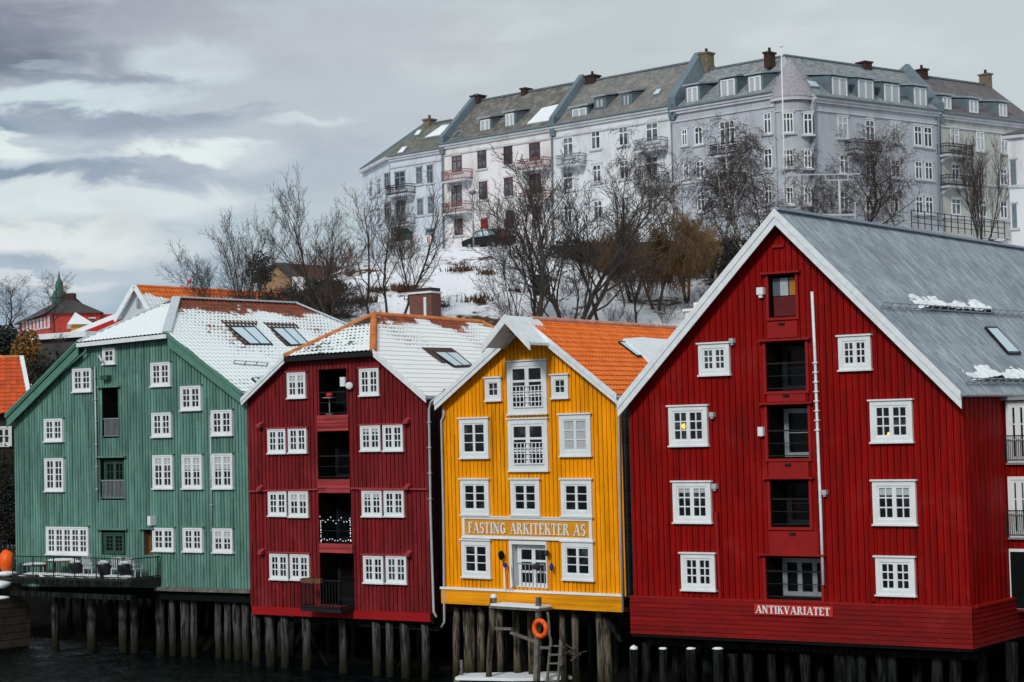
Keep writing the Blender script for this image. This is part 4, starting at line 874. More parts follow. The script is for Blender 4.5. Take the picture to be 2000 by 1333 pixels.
c = t.mix(t.ss(k, .59, .66), (.76, .79, .84), grass); c = t.mix(t.ss(nstem, .58, .70, 0, .5), c, (.12, .09, .075))
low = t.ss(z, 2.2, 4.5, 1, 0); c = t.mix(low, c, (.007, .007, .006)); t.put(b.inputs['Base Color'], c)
t.put(b.inputs['Normal'], t.bump(nf, .6, .25)); b.inputs['Specular IOR Level'].default_value = .04; gr = mb.build('ground', m, None, True); tag(gr, kind='structure')
m, t, b = mat('dark_river_water', .10); g = t.node('ShaderNodeNewGeometry').outputs['Position']; x, y, z = t.sep(g)
b.inputs['Base Color'].default_value = (.002, .005, .006, 1); b.inputs['IOR'].default_value = 1.33; b.inputs['Specular IOR Level'].default_value = .3
v1 = t.comb(t.m('MULTIPLY', x, .9), t.m('MULTIPLY', y, .55), 0.0); h = t.m('ADD', t.noise(v1, .9, 5, .6, .8), t.m('MULTIPLY', t.noise(v1, 4.0, 3, .6), .2))
t.put(b.inputs['Normal'], t.bump(h, 1.0, .8))
mb = MB(); mb.face([(-900, -200, 0), (900, -200, 0), (900, 140, 0), (-900, 140, 0)]); tag(mb.build('water', m), kind='structure')

# ================================================================== PILES
def wobble(p, q, r, seed, n=7):
    random.seed(seed); pts = []; rs = []
    for k in range(n): f = k/(n-1); pts.append(Vector(p).lerp(Vector(q), f)+Vector((random.uniform(-.02, .02), random.uniform(-.02, .02), 0))); rs.append(r*(1+random.uniform(-.09, .09)))
    return pts, rs
def pile(fr, xt, xb, ytop, d, r, label, group, m='pile', cap=False, lift=0):
    top = fr.pt(xt, ytop, d); bot = fr.pt(xb, ytop+60, d); base = Vector((bot.x+(bot.x-top.x)*1.0, bot.y, -1.0)); base.x = top.x+(xb-xt)/F*top.y
    c = Vector((base.x, base.y, 0)); pts, rs = wobble(base, top, r, int(xt*7+ytop)); mb = MB(); mb.tube(pts, rs, 9)
    if not cap: return tag(single(mb, 'timber_pile', M[m], c, label, 'pile', group, True))
    t_ = thing('timber_pile', c, label, 'pile', group); mb.build('post', M[m], t_, True)
    s_ = MB(); s_.blob(top+Vector((0, 0, .01)), r*.95, r*.95, .13 if xt == 1238 else .06, xt, .3); s_.build('snow_cap', M['snow'], t_, True); return t_
def row(fr, xs_, yt, d, r, who, where, m='pile', names=None, **k):
    n = len(xs_)
    for i, x in enumerate(xs_):
        x, lean = (x if isinstance(x, tuple) else (x, 0)); y = yt(x) if callable(yt) else yt
        random.seed(int(x)); pile(fr, x, x+lean, y, d, r*random.uniform(.85, 1.15), f'{ORD[i]} pile from the left in the {where} row under the {who}', f'{where} row of piles under the {who}', m, **k)
FRONT = 'front'
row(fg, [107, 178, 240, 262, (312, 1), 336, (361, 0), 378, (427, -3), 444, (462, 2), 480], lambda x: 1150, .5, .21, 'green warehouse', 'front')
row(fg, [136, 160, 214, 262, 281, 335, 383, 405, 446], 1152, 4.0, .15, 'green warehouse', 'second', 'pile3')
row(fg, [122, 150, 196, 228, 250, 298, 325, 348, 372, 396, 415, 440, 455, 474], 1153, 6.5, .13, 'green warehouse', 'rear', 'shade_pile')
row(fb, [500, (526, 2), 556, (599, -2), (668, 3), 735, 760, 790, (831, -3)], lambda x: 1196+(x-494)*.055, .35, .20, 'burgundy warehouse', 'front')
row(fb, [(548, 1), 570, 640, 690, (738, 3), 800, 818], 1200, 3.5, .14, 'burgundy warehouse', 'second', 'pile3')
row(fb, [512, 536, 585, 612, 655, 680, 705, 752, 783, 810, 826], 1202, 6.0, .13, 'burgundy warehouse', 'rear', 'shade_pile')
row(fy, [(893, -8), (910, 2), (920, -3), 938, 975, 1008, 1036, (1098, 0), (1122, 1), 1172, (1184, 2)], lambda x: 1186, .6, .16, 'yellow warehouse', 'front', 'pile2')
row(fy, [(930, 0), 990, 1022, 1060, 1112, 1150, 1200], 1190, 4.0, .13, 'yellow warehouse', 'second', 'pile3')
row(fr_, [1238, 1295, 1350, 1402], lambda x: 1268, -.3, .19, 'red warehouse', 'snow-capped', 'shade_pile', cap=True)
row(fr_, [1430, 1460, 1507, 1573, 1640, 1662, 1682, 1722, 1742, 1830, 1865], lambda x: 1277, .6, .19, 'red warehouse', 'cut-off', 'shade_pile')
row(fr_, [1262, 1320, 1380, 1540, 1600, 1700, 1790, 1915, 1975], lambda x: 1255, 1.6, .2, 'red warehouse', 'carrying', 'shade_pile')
M['brace'] = M['plank']
def brace(fr, a, b_, d, w_, label):
    mb = MB(); p, q = fr.pt(*a, d), fr.pt(*b_, d); mb.bar(p, q, w_, w_*.6); single(mb, 'brace_beam', M['shade_pile'], p, label, 'beam')
brace(fb, (606, 1240), (640, 1300), 1.2, .16, 'diagonal beam leaning right between piles under the burgundy warehouse, left part')
brace(fb, (770, 1300), (800, 1240), 1.2, .16, 'diagonal beam leaning right between the two rightmost burgundy piles')
brace(fy, (1180, 1200), (1215, 1255), .4, .16, 'diagonal beam under the right corner of the yellow warehouse')
brace(fg, (110, 1152), (490, 1157), .2, .22, 'long horizontal bearer beam under the green wall')
mb = MB(); mb.bar(fg.pt(305, 1150, -.08), fg.pt(492, 1155, -.08), .3, .18); mb.build('sill_beam', M['plank'], HG.root)
for fr, H in ((fb, HB), (fy, HY), (fr_, HR)):
    mb = MB(); z = H.zb-(.5 if H is HB else .62 if H is HY else 1.55); u0, u1 = H.u
    for d in (.6, 4): fr.box(mb, u0+.1, u1-.1, d-.12, d+.12, z-.2, z)
    mb.build('floor_beam', M['shade_pile'], H.root)

# ================================================================== JETTY, LADDER, LIFE RING
mb = MB(); c = fy.pt(1053, 1320, -1.0)
t_ = thing('jetty_post', fy.pt(1051, 1300, -.9), 'tall squared post in front of the yellow skirting, carrying the life ring', 'post')
mb.bar(fy.pt(1048, 1330, -.9), fy.pt(1051, 1238, -.9), .2); mb.bar(fy.pt(1051, 1238, -.9), fy.pt(1052, 1167, -.9), .17); mb.build('post', M['plank'], t_)
M['dullorange'] = simple('dull_orange', (.55, .10, .03))
mb = MB(); pts = []; rs = []
rc = fy.pt(1055, 1228, -1.15); k_ = 28
for k in range(k_+1): a = 2*math.pi*k/k_; pts.append(rc+fy.U*.30*math.cos(a)+Vector((0, 0, .30*math.sin(a))))
mb.tube(pts, .095, 10, False); lr = thing('life_ring', rc, 'orange life ring hanging on the post under the yellow warehouse', 'life ring'); mb.build('ring', M['orange'], lr, True)
for a in (45, 135, 225, 315): mb = MB(); c = rc+fy.U*.30*math.cos(R(a))+Vector((0, 0, .30*math.sin(R(a)))); mb.tube([c-fy.U*.03*math.sin(R(a))+Vector((0, 0, .03*math.cos(R(a)))), c+fy.U*.03*math.sin(R(a))-Vector((0, 0, .03*math.cos(R(a))))], .102, 10); mb.build('band', M['dullorange'], lr, True)
p2 = thing('jetty_post', fy.pt(956, 1300, -.9), 'leaning round post with a snowy top left of the life ring', 'post')
mb = MB(); pts, rs = wobble(fy.pt(953, 1345, -.9), fy.pt(964, 1168, -.9), .13, 3); mb.tube(pts, rs, 8); mb.build('post', M['pile2'], p2, True)
mb = MB(); mb.blob(fy.pt(964, 1166, -.9), .14, .14, .12, 4); mb.build('snow_cap', M['snow'], p2, True)
brg = thing('gangway', fy.pt(1015, 1183, -.7), 'short snow covered walkway plank between the two tall jetty posts', 'walkway')
mb = MB(); mb.bar(fy.pt(968, 1184, -.7), fy.pt(1066, 1190, -.7), .8, .1); mb.build('plank', M['plank'], brg); mb = MB(); mb.bar(fy.pt(970, 1180, -.7), fy.pt(1064, 1186, -.7), .75, .10); mb.build('snow', M['snow'], brg)
for a, b_, lab in (((958, 1227), (1000, 1229), 'thin horizontal rail nailed right of the leaning snowy-topped post'), ((998, 1236), (1048, 1254), 'slanting snowy plank ending at the life ring post'), ((1055, 1265), (1075, 1266), 'short rail between the life ring post and the ladder')):
    mb = MB(); p, q = fy.pt(*a, -.8), fy.pt(*b_, -.8); mb.bar(p, q, .13, .1); single(mb, 'rail', M['plank'], p, lab, 'rail')
ld = thing('ladder', fy.pt(1085, 1320, -.9), 'weathered wooden ladder rising from the snowy jetty', 'ladder')
for x0, x1 in ((1068, 1073), (1090, 1092)):
    mb = MB(); mb.bar(fy.pt(x0, 1338, -.9), fy.pt(x1+3, 1250, -.9), .08); mb.build('rail', M['plank'], ld)
for k in range(5): mb = MB(); y = 1330-k*17; mb.bar(fy.pt(1069+k, y, -.9), fy.pt(1092+k, y, -.9), .09, .06); mb.build('rung', M['plank'], ld)
for x0, y0, x1, y1, lab in ((1076, 1262, 1070, 1196, 'thin crooked pole right of the life ring'), (1095, 1300, 1096, 1254, 'short stake above the ladder'), (902, 1328, 901, 1290, 'short pale stake at the left end of the snowy jetty')):
    mb = MB(); p, q = fy.pt(x0, y0, -1.1), fy.pt(x1, y1, -1.1); pts, rs = wobble(p, q, .05 if 'pole' in lab else .07, 5); mb.tube(pts, rs, 6); single(mb, 'stake', M['plank'], p, lab, 'stake')
jt = thing('jetty', fy.pt(1000, 1330, -2), 'snow covered floating jetty at the foot of the yellow warehouse', 'jetty')
q = [fy.pt(x, y, 0) for x, y in ()]; Wj = lambda px, py, z: (lambda r: CAM+r*((z-CAM.z)/r.z))(ray(px, py))
deck = [(887, 1326), (905, 1318), (1060, 1315), (1095, 1315), (1121, 1324), (1100, 1327), (1000, 1329)]
mb = MB(); mb.prism([Wj(x, y, .45) for x, y in deck], Vector((0, 0, -.3))); mb.build('deck', M['plank'], jt)
mb = MB(); mb.prism([Wj(x, y, .58) for x, y in [(889, 1323), (907, 1315), (1060, 1312), (1094, 1313), (1117, 1321), (1062, 1324), (1000, 1325)]], Vector((0, 0, -.12))); mb.build('snow', M['snow'], jt)
for k, x in enumerate((905, 960, 1010, 1068)): mb = MB(); mb.blob(Wj(x, 1331, .15), .4, .4, .3, k, .2); mb.build('float', M['plank'], jt, True)
mb = MB(); 
random.seed(3)
for k in range(26): c = fy.pt(1112+random.uniform(-22, 20), 1275+random.uniform(-6, 7), -.3); mb.bar(c, c+Vector((random.uniform(-.4, .4), random.uniform(-.2, .2), random.uniform(-.3, .25))), .03)
single(mb, 'driftwood', M['pile2'], fy.pt(1112, 1278, -.3), 'tangle of driftwood and roots caught right of the ladder', 'driftwood')

# ================================================================== TERRACE AT THE LEFT
fd = Frame(150, 1120, 1, fg.U, fg.G); fd.O = fg.W(0, -1.75, 0)
dk = thing('terrace_deck', fd.pt(150, 1135), 'dark wooden terrace on piles in front of the green warehouse', 'terrace')
a0, zd = fd.uz(25, 1128); a1, _ = fd.uz(258, 1128); zd = fd.uz(165, 1130)[1]
mb = MB(); fd.box(mb, a0, a1, 0, 1.72, zd-.35, zd); mb.build('deck_floor', simple('black_tarred_wood', (.018, .018, .017), .7, .3), dk)
mb = MB(); fd.box(mb, a0-.1, a1+.1, -.12, .1, zd-.95, zd-.72); fd.box(mb, a0, a1, -.06, .0, zd-.34, zd-.1); mb.build('edge_beam', M['shade_pile'], dk)
mb = MB(); hgt = .98
for p, q in (((a0, 0), (a1, 0)), ((a1, 0), (a1, 1.65))):
    P, Q = fd.W(*p, zd), fd.W(*q, zd); L_ = (Q-P).length
    for z in (hgt, .08): mb.bar(P+Vector((0, 0, z)), Q+Vector((0, 0, z)), .045)
    n = int(L_/.13)
    for k in range(n+1): X = P.lerp(Q, k/n); mb.bar(X, X+Vector((0, 0, hgt)), .055 if k % 11 == 0 else .014)
mb.build('railing', M['black'], dk)
sn = MB()
for x, y, rx in ((75, 1122, 1.2), (110, 1124, 1.3), (150, 1124, 1.4), (185, 1124, 1.0), (225, 1125, .7), (245, 1124, .6)): c = fd.pt(x, y, .6); c.z = zd+.04; sn.blob(c, rx*.8, .45, .13, x, .3)
tag(single(sn, 'snow_drift', M['snow'], fd.pt(150, 1124, .5), 'snow drift lying along the terrace behind its railing', 'snow', smooth=True))
def garden_chair(px, label, ang, m='white', d=.95):
    c = fd.pt(px, 1120, d); c.z = zd; t_ = thing('garden_chair', c, label, 'chair'); rot = Matrix.Rotation(ang, 3, 'Z')
    L = lambda x, y, z: c+rot@Vector((x, y, z))
    for x in (-.24, .24):
        for y in (-.22, .22): mb = MB(); mb.bar(L(x, y, 0), L(x*.95, y*.95, .42), .05); mb.build('leg', M[m], t_)
    mb = MB(); mb.hexa([L(x, y, z) for z in (.40, .45) for x, y in ((-.26, -.26), (.26, -.26), (.26, .24), (-.26, .24))]); mb.build('seat', M[m], t_)
    mb = MB()
    for k in range(5): x = -.2+.1*k; mb.bar(L(x, .24, .45), L(x, .34, .92), .06, .02)
    mb.bar(L(-.25, .34, .93), L(.25, .34, .93), .07); mb.build('backrest', M[m], t_)
    for x in (-.27, .27): mb = MB(); mb.bar(L(x, -.24, .64), L(x, .28, .66), .05); mb.bar(L(x, -.24, .42), L(x, -.24, .64), .04); mb.build('armrest', M[m], t_)
    return t_
garden_chair(176, 'white slatted garden chair on the terrace, in front of the wide white window', R(160)); garden_chair(228, 'snow dusted white chair on the terrace, second from its right end', R(190)); garden_chair(262, 'pale garden chair near the right end of the terrace railing', R(150))
def terr(name, m, px, w_, d, h, label, cat, snow=True, z0=0):
    c = fd.pt(px, 1120, .9); c.z = zd+z0; t_ = thing(name, c, label, cat); ax = (fg.U, fg.G, Vector((0, 0, 1)))
    mb = MB(); mb.box(c+Vector((0, 0, h-.04)), w_, d, .07, ax); mb.build('top', M[m], t_)
    for x in (-1, 1):
        for y in (-1, 1): mb = MB(); p = c+fg.U*x*(w_/2-.08)+fg.G*y*(d/2-.07); mb.bar(p, p+Vector((0, 0, h-.07)), .07); mb.build('leg', M[m], t_)
    if snow: mb = MB(); mb.blob(c+Vector((0, 0, h+.03)), w_*.47, d*.47, .09, px, .2); mb.build('snow', M['snow'], t_, True)
    return t_
terr('garden_table', 'wood', 122, 1.7, .6, .74, 'long garden table with snow on top, left on the terrace', 'table'); terr('bench', 'black', 68, 1.3, .4, .5, 'low dark bench with a snow cushion at the left end of the terrace', 'bench')
for px, lab in ((150, 'round black barbecue with a snow patch beside the white chair'), (205, 'round black planter with snow in it right of the white chair'), (245, 'small dark tub with a little snow near the terrace end')):
    c = fd.pt(px, 1120, .7); c.z = zd; t_ = thing('tub', c, lab, 'tub'); mb = MB(); mb.tube([c, c+Vector((0, 0, .3)), c+Vector((0, 0, .62)), c+Vector((0, 0, .7))], [.22, .34, .38, .33], 14); mb.build('bowl', M['black'], t_, True)
    mb = MB(); mb.blob(c+Vector((-.05, -.08, .7)), .3, .28, .13, px, .25); mb.build('snow', M['snow'], t_, True)
c = fd.pt(13, 1103, .6); ob = thing('orange_buoy', c, 'rounded orange tarpaulin bundle at the left edge beside the terrace railing', 'bundle')
mb = MB(); ob_c = fd.pt(13, 1096, .6); mb.blob(ob_c, .40, .38, .56, 3, .15, 3); mb.build('cover', M['orange'], ob, True); mb = MB(); mb.blob(ob_c-Vector((0, 0, .62)), .55, .5, .14, 5, .3); mb.build('snow', M['snow'], ob, True)
# stone quay
qy = thing('stone_quay', Vector((fd.pt(0, 1200).x, fd.pt(0, 1200).y, 0)), 'rough stone quay wall with snow on its steps at the left edge', 'quay')
random.seed(11); fq = Frame(0, 1200, 1, fg.U, fg.G); fq.O = fg.W(0, -2.6, 0); uR = fq.uz(-42, 1200)[0]; mb = MB(); z = -1.0
while z < zd-.5:
    h = random.uniform(.28, .45); u = uR-9
    while u < uR-.1:
        w_ = random.uniform(.5, 1.1); e = random.uniform(0, .14); fq.box(mb, u, min(u+w_-.03, uR), e, 3, z, z+h-.03); u += w_
    z += h
mb.build('stone_wall', M['stone'], qy)
mb = MB()
for x, y, rx in ((2, 1142, .5), (-30, 1140, 1.0)): c = fq.pt(x, y, .6); mb.blob(c, rx, .6, .2, x, .3)
c = fq.pt(0, 1168, -.1); mb.blob(c, .5, .5, .10, 3, .3); mb.build('snow', M['snow'], qy, True)

# ================================================================== LOW HOUSE AT THE LEFT EDGE
fl_ = Frame(0, 850, 98, Vector((.97, .243, 0)), Vector((-.243, .97, 0)))
lh = thing('tiled_cottage', fl_.pt(0, 880), 'low brown cottage with a bright orange tiled roof at the left edge', 'house')
TL = tiles('orange_clay_tiles_cottage', (.60, .10, .03), (.42, .07, .025), SN, 6, .36, .28, 1, 0, 2.0)
uR, ze = fl_.uz(50, 806); uL = uR-12; zr = fl_.uz(20, 700, 3.4)[1]; WL = fl_.W
mb = MB(); fl_.box(mb, uL, uR-.3, 0, 7, ze-7, ze+.02); mb.build('wall', boards('dark_brown_boards', (.05, .04, .033), .2), lh)
e0, e1 = fl_.uz(62, 806)[0], fl_.uz(40, 700, 3.4)[0]
roof_sheet('roof_slope', [WL(uL, -.5, ze-.05), WL(e0, -.5, ze-.05), WL(e1, 3.4, zr), WL(uL, 3.4, zr)], fl_.U, TL, lh, .3, .36, .04, .03)
roof_sheet('roof_slope', [WL(uL, 7.3, ze-.05), WL(e0, 7.3, ze-.05), WL(e1, 3.4, zr), WL(uL, 3.4, zr)], fl_.U, TL, lh, .3, .36, .04, .03)
mb = MB(); mb.prism([WL(e0, -.5, ze-.1), WL(e1, 3.4, zr), WL(e0, 7.3, ze-.1)], fl_.U*.02); mb.build('gable_wall', M['wood'], lh)
mb = MB(); mb.bar(WL(e0+.05, -.5, ze-.05), WL(e1+.05, 3.4, zr+.08), .22, .16); mb.build('barge_board', M['trim'], lh)
ridge_tiles(type('o', (), dict(root=lh)), WL(uL, 3.4, zr), WL(e1, 3.4, zr), OT)
window(fl_, lh, (-8, 833, 23, 871), 2, 1, 2, casing=.12, stile=.06, munt=.05)

# ================================================================== APARTMENT ROW ON THE HILL
m, t, b = mat('hill_slates', .75); uv = t.tc('UV'); u, v, _ = t.sep(uv)
def slate(name, c1, c2, c3=(.4, .42, .45), pat=.62, snowp=.66, sc=.5):
    m, t, b = mat(name, .75); uv = t.tc('UV'); u, v, _ = t.sep(uv); cu, cv = t.m('DIVIDE', u, .42), t.m('DIVIDE', v, .42)
    a = t.m('FLOOR', t.m('ADD', cu, cv)); q = t.m('FLOOR', t.m('SUBTRACT', cu, cv)); r = t.wn(t.comb(a, q, 1.0)); n = t.noise(uv, sc, 6, .7)
    f1 = t.m('FRACT', t.m('ADD', cu, cv)); c = t.mix(r, c1, c2); c = t.mix(t.ss(f1, .1, .0, 0, .45), c, (.03, .03, .03))
    c = t.mix(t.ss(n, .48, .66, 0, .75), c, c3); c = t.mix(t.ss(t.noise(uv, .35, 5, .6), snowp, snowp+.03), c, (.72, .76, .8)); t.put(b.inputs['Base Color'], c); return m
SLA = slate('lichened_slates', (.075, .072, .066), (.15, .145, .13), (.26, .25, .22), sc=.9)
SLB = slate('grey_brown_slates', (.12, .12, .115), (.20, .20, .19), (.25, .24, .21))
SLC = slate('blue_grey_hill_slates', (.13, .15, .165), (.27, .295, .31), (.22, .22, .20), snowp=.70)
SLD = slate('dark_violet_slates', (.085, .08, .085), (.13, .12, .125), (.15, .14, .14), snowp=.72)
SLL = slate('mossy_green_grey_slates', (.085, .09, .07), (.16, .165, .13), (.2, .2, .16), snowp=.70)
def plaster(name, c, dirt=(.3, .29, .28)):
    m, t, b = mat(name, .85); g = t.node('ShaderNodeNewGeometry').outputs['Position']; x, y, z = t.sep(g)
    n = t.noise(t.comb(t.m('MULTIPLY', x, .8), t.m('MULTIPLY', y, .8), t.m('MULTIPLY', z, .25)), 1.0, 6, .65); c_ = t.mix(t.ss(n, .44, .70, 0, .65), c, dirt); t.put(b.inputs['Base Color'], c_); return m
PW = plaster('white_render', (.64, .68, .71), (.40, .39, .39)); PL = plaster('bluish_white_render', (.56, .62, .69), (.34, .35, .38)); PWA = plaster('cream_white_render', (.70, .69, .70), (.42, .38, .37))
PG = plaster('lilac_grey_render', (.41, .44, .49), (.29, .30, .325)); PD = plaster('putty_render', (.42, .43, .41), (.22, .22, .21)); M['corn'] = plaster('pale_cornice', (.50, .52, .55), (.34, .34, .35))
M['lead2'] = simple('blue_grey_zinc', (.14, .19, .22), .5, .15, 2, 0, .2); M['zinc'] = simple('pale_zinc', (.30, .35, .39), .5, .15, 2, 0, .2)
M['brown'] = simple('red_brown_window_paint', (.10, .035, .035), .5, .1); M['slatew'] = simple('grey_window_paint', (.22, .25, .28), .5, .1); M['redbal'] = simple('dull_red_balcony', (.24, .10, .10), .7, .2)
M['brick'] = simple('chimney_brick', (.05, .03, .026), .9, .4, 5, .5); M['stucco'] = simple('chimney_render', (.17, .14, .10), .9, .3, 3, .4)
def aptwin(fr, B, px, m='white', arch=False, kind=2, white_in=False):
    x0, y0, x1, y1 = px; u0, u1, z0, z1 = fr.rect(*px); w = u1-u0; h = z1-z0
    mb = MB(); c = .10; fr.box(mb, u0, u0+c, -.05, .02, z0, z1); fr.box(mb, u1-c, u1, -.05, .02, z0, z1); fr.box(mb, u0+c, u1-c, -.05, .02, z0, z0+c); fr.box(mb, u0+c, u1-c, -.05, .02, z1-c, z1)
    zt = z0+h*.68; fr.box(mb, u0+c, u1-c, -.045, .02, zt-.05, zt+.05)
    for k in range(1, kind): x = u0+w*k/kind; fr.box(mb, x-.06, x+.06, -.04, .02, z0+c, zt-.05); fr.box(mb, x-.035, x+.035, -.04, .02, zt+.05, z1-c)
    wn = mb.build('window', M[m], B)
    g_ = MB(); g_.face([fr.W(u0+c, -.01, z0+c), fr.W(u1-c, -.01, z0+c), fr.W(u1-c, -.01, z1-c), fr.W(u0+c, -.01, z1-c)]); g_.build('glass', M['curtain' if white_in else 'farglass'], wn)
    s_ = MB(); fr.box(s_, u0-.2, u1+.2, -.16, .02, z0-.16, z0-.003)
    s_.build('sill', M['corn'], wn)
    s_ = MB()
    if arch:
        pts = [fr.W(u0-.1+(w+.2)*k/8, 0, z1+.01+.38*math.sin(math.pi*k/8)) for k in range(9)]; s_.prism(pts, fr.G*-.08)
    else: fr.box(s_, u0-.14, u1+.14, -.08, .02, z1+.003, z1+.16)
    s_.build('head_moulding', M['corn'], wn); return wn
def balcony(fr, B, px, m='black', out=1.1, solid=False, slab='corn'):
    u0, u1, z0, z1 = fr.rect(*px, -out); b_ = MB(); fr.box(b_, u0, u1, -out, 0, z0-.16, z0); b_.prism([fr.W(u0+.3, 0, z0-.16), fr.W(u0+.3, -out*.8, z0-.16), fr.W(u0+.3, 0, z0-.7)], fr.U*.25); b_.prism([fr.W(u1-.3, 0, z0-.16), fr.W(u1-.3, -out*.8, z0-.16), fr.W(u1-.3, 0, z0-.7)], fr.U*-.25)
    o = b_.build('balcony', M[slab], B); r = MB(); z1 = max(z1, z0+.95)
    for p, q in (((u0, -out), (u1, -out)), ((u0, -out), (u0, 0)), ((u1, -out), (u1, 0))):
        P, Q = fr.W(*p, z0), fr.W(*q, z0); n = max(2, int((Q-P).length/(.16)))
        for z in (z1-z0, .12, (z1-z0)*.75): r.bar(P+Vector((0, 0, z)), Q+Vector((0, 0, z)), .06)
        for k in range(n+1): X = P.lerp(Q, k/n); r.bar(X, X+Vector((0, 0, z1-z0)), .035)
    r.build('railing', M[m], o); return o
def dormer(fr, B, px, d, length=2.6, fm='white', rm='lead2', slope=.18):
    u0, u1, z0, z1 = fr.rect(*px, d); mb = MB(); c = .18
    mb.prism([fr.W(u0-c, d, z0-.2), fr.W(u0-c, d, z1+.1), fr.W(u0-c, d+length, z1+.1+slope*2), fr.W(u0-c, d+length, z0-.2)], fr.U*(u1-u0+2*c)); o = mb.build('dormer', M[rm], B)
    r = MB(); r.hexa([fr.W(u, dd, z) for zz in (0, .16) for (u, dd, z) in ((u0-c-.15, d-.25, z1+.11+zz), (u1+c+.15, d-.25, z1+.11+zz), (u1+c+.15, d+length, z1+.3+zz+slope*2), (u0-c-.15, d+length, z1+.3+zz+slope*2))]); r.build('dormer_roof', M['zinc'], o)
    w = u1-u0; f_ = MB(); e = d-.06; q = .13
    fr.box(f_, u0, u0+q, e, d, z0, z1); fr.box(f_, u1-q, u1, e, d, z0, z1); fr.box(f_, u0+q, u1-q, e, d, z0, z0+q); fr.box(f_, u0+q, u1-q, e, d, z1-q, z1); fr.box(f_, (u0+u1)/2-.09, (u0+u1)/2+.09, e, d, z0+q, z1-q); f_.build('window', M[fm], o)
    g_ = MB(); g_.face([fr.W(u0+q, d-.02, z0+q), fr.W(u1-q, d-.02, z0+q), fr.W(u1-q, d-.02, z1-q), fr.W(u0+q, d-.02, z1-q)]); g_.build('glass', M['curtain'], o); return o
def block(name, label, fr, eL, eR, rL, rR, base_py, wallm, roofm, dd=6.0, depth=12, cat='apartment building', close=(True, True), corn=.9):
    uL, zL = fr.uz(*eL); uR, zR = fr.uz(*eR); z_e = (zL+zR)/2; q0, zr0 = fr.uz(*rL, dd); q1, zr1 = fr.uz(*rR, dd); zr = (zr0+zr1)/2
    zb = fr.uz((eL[0]+eR[0])/2, base_py)[1]-.8; B = thing(name, fr.W((uL+uR)/2, 0, zb), label, cat); W = fr.W
    mb = MB(); fr.box(mb, uL, uR, 0, depth, zb-4, z_e-.03); mb.build('wall', wallm, B)
    roof_sheet('roof', [W(uL, -.25, z_e), W(uR, -.25, z_e), W(q1, dd, zr), W(q0, dd, zr)], fr.U, roofm, B, .5, 99, .004, 0, 1)
    mb = MB(); mb.face([W(uL, depth+.2, z_e), W(uR, depth+.2, z_e), W(q1, dd, zr), W(q0, dd, zr)]); mb.build('rear_roof', roofm, B)
    mb = MB(); mb.prism([W(uL+.02, -.2, z_e-.01), W(q0+.02, dd, zr-.03), W(uL+.02, depth+.15, z_e-.01)], fr.U*.1); mb.build('gable', wallm, B); mb = MB(); mb.prism([W(uR-.02, -.2, z_e-.01), W(q1-.02, dd, zr-.03), W(uR-.02, depth+.15, z_e-.01)], fr.U*-.1); mb.build('gable', wallm, B)
    mb = MB(); fr.box(mb, uL, uR, -.35, .0, z_e-.28, z_e-.04); fr.box(mb, uL, uR, -.22, .0, z_e-.5, z_e-.28); fr.box(mb, uL, uR, -.12, 0, z_e-1.2, z_e-1.05); mb.build('cornice', M['corn'], B)
    mb = MB(); mb.tube([W(uL, -.42, z_e), W(uR, -.42, z_e)], .09, 6); mb.build('gutter', M['lead2'], B)
    mb = MB(); mb.bar(W(q0, dd, zr+.05), W(q1, dd, zr+.05), .3, .15); mb.build('ridge_capping', M['lead2'], B)
    o = type('o', (), {})(); o.B = B; o.fr = fr; o.zr = zr; o.ze = z_e; o.u = (uL, uR); o.q = (q0, q1); o.dd = dd; o.depth = depth; o.zb = zb; return o
def parapet(o, a, b_, m='lead2', w=.55, h=.75):
    """a: photo point at the eave, b_: at the ridge"""
    fr = o.fr; P = fr.pt(*a, -.3); Q = fr.pt(*b_, o.dd); u = (fr.uz(*a)[0]); q = fr.uz(*b_, o.dd)[0]
    P = fr.W(u, -.3, o.ze); Q = fr.W(q, o.dd, o.zr); S = fr.W(u, o.depth+.2, o.ze); up = Vector((0, 0, h)); dn = Vector((0, 0, 1.0))
    mb = MB(); mb.prism([P-dn, P+up, Q+up*1.1, S+up, S-dn], fr.U*w); return mb.build('party_wall', M[m], o.B)
def chimney(o, px, py0, py1, wpx, m='brick', d=None, pots=2, snow=False):
    d = o.dd if d is None else d; fr = o.fr; u0, u1, z0, z1 = fr.rect(px-wpx/2, min(py0, py1), px+wpx/2, max(py0, py1), d); mb = MB(); fr.box(mb, u0, u1, d-.5, d+.5, z0-.8, z1); fr.box(mb, u0-.1, u1+.1, d-.6, d+.6, z1, z1+.15); c = mb.build('chimney', M[m], o.B)
    for k in range(pots): u = u0+(u1-u0)*(k+.5)/pots; mb = MB(); mb.tube([fr.W(u, d, z1+.14), fr.W(u, d, z1+.55)], .13, 7); mb.build('chimney_pot', M['black'], c, True)
UL = -hdir(-3000); GL = Vector((-UL.y, UL.x, 0)); GL = GL if GL.y > 0 else -GL
fa = Frame(1200, 250, 164, UL, GL)
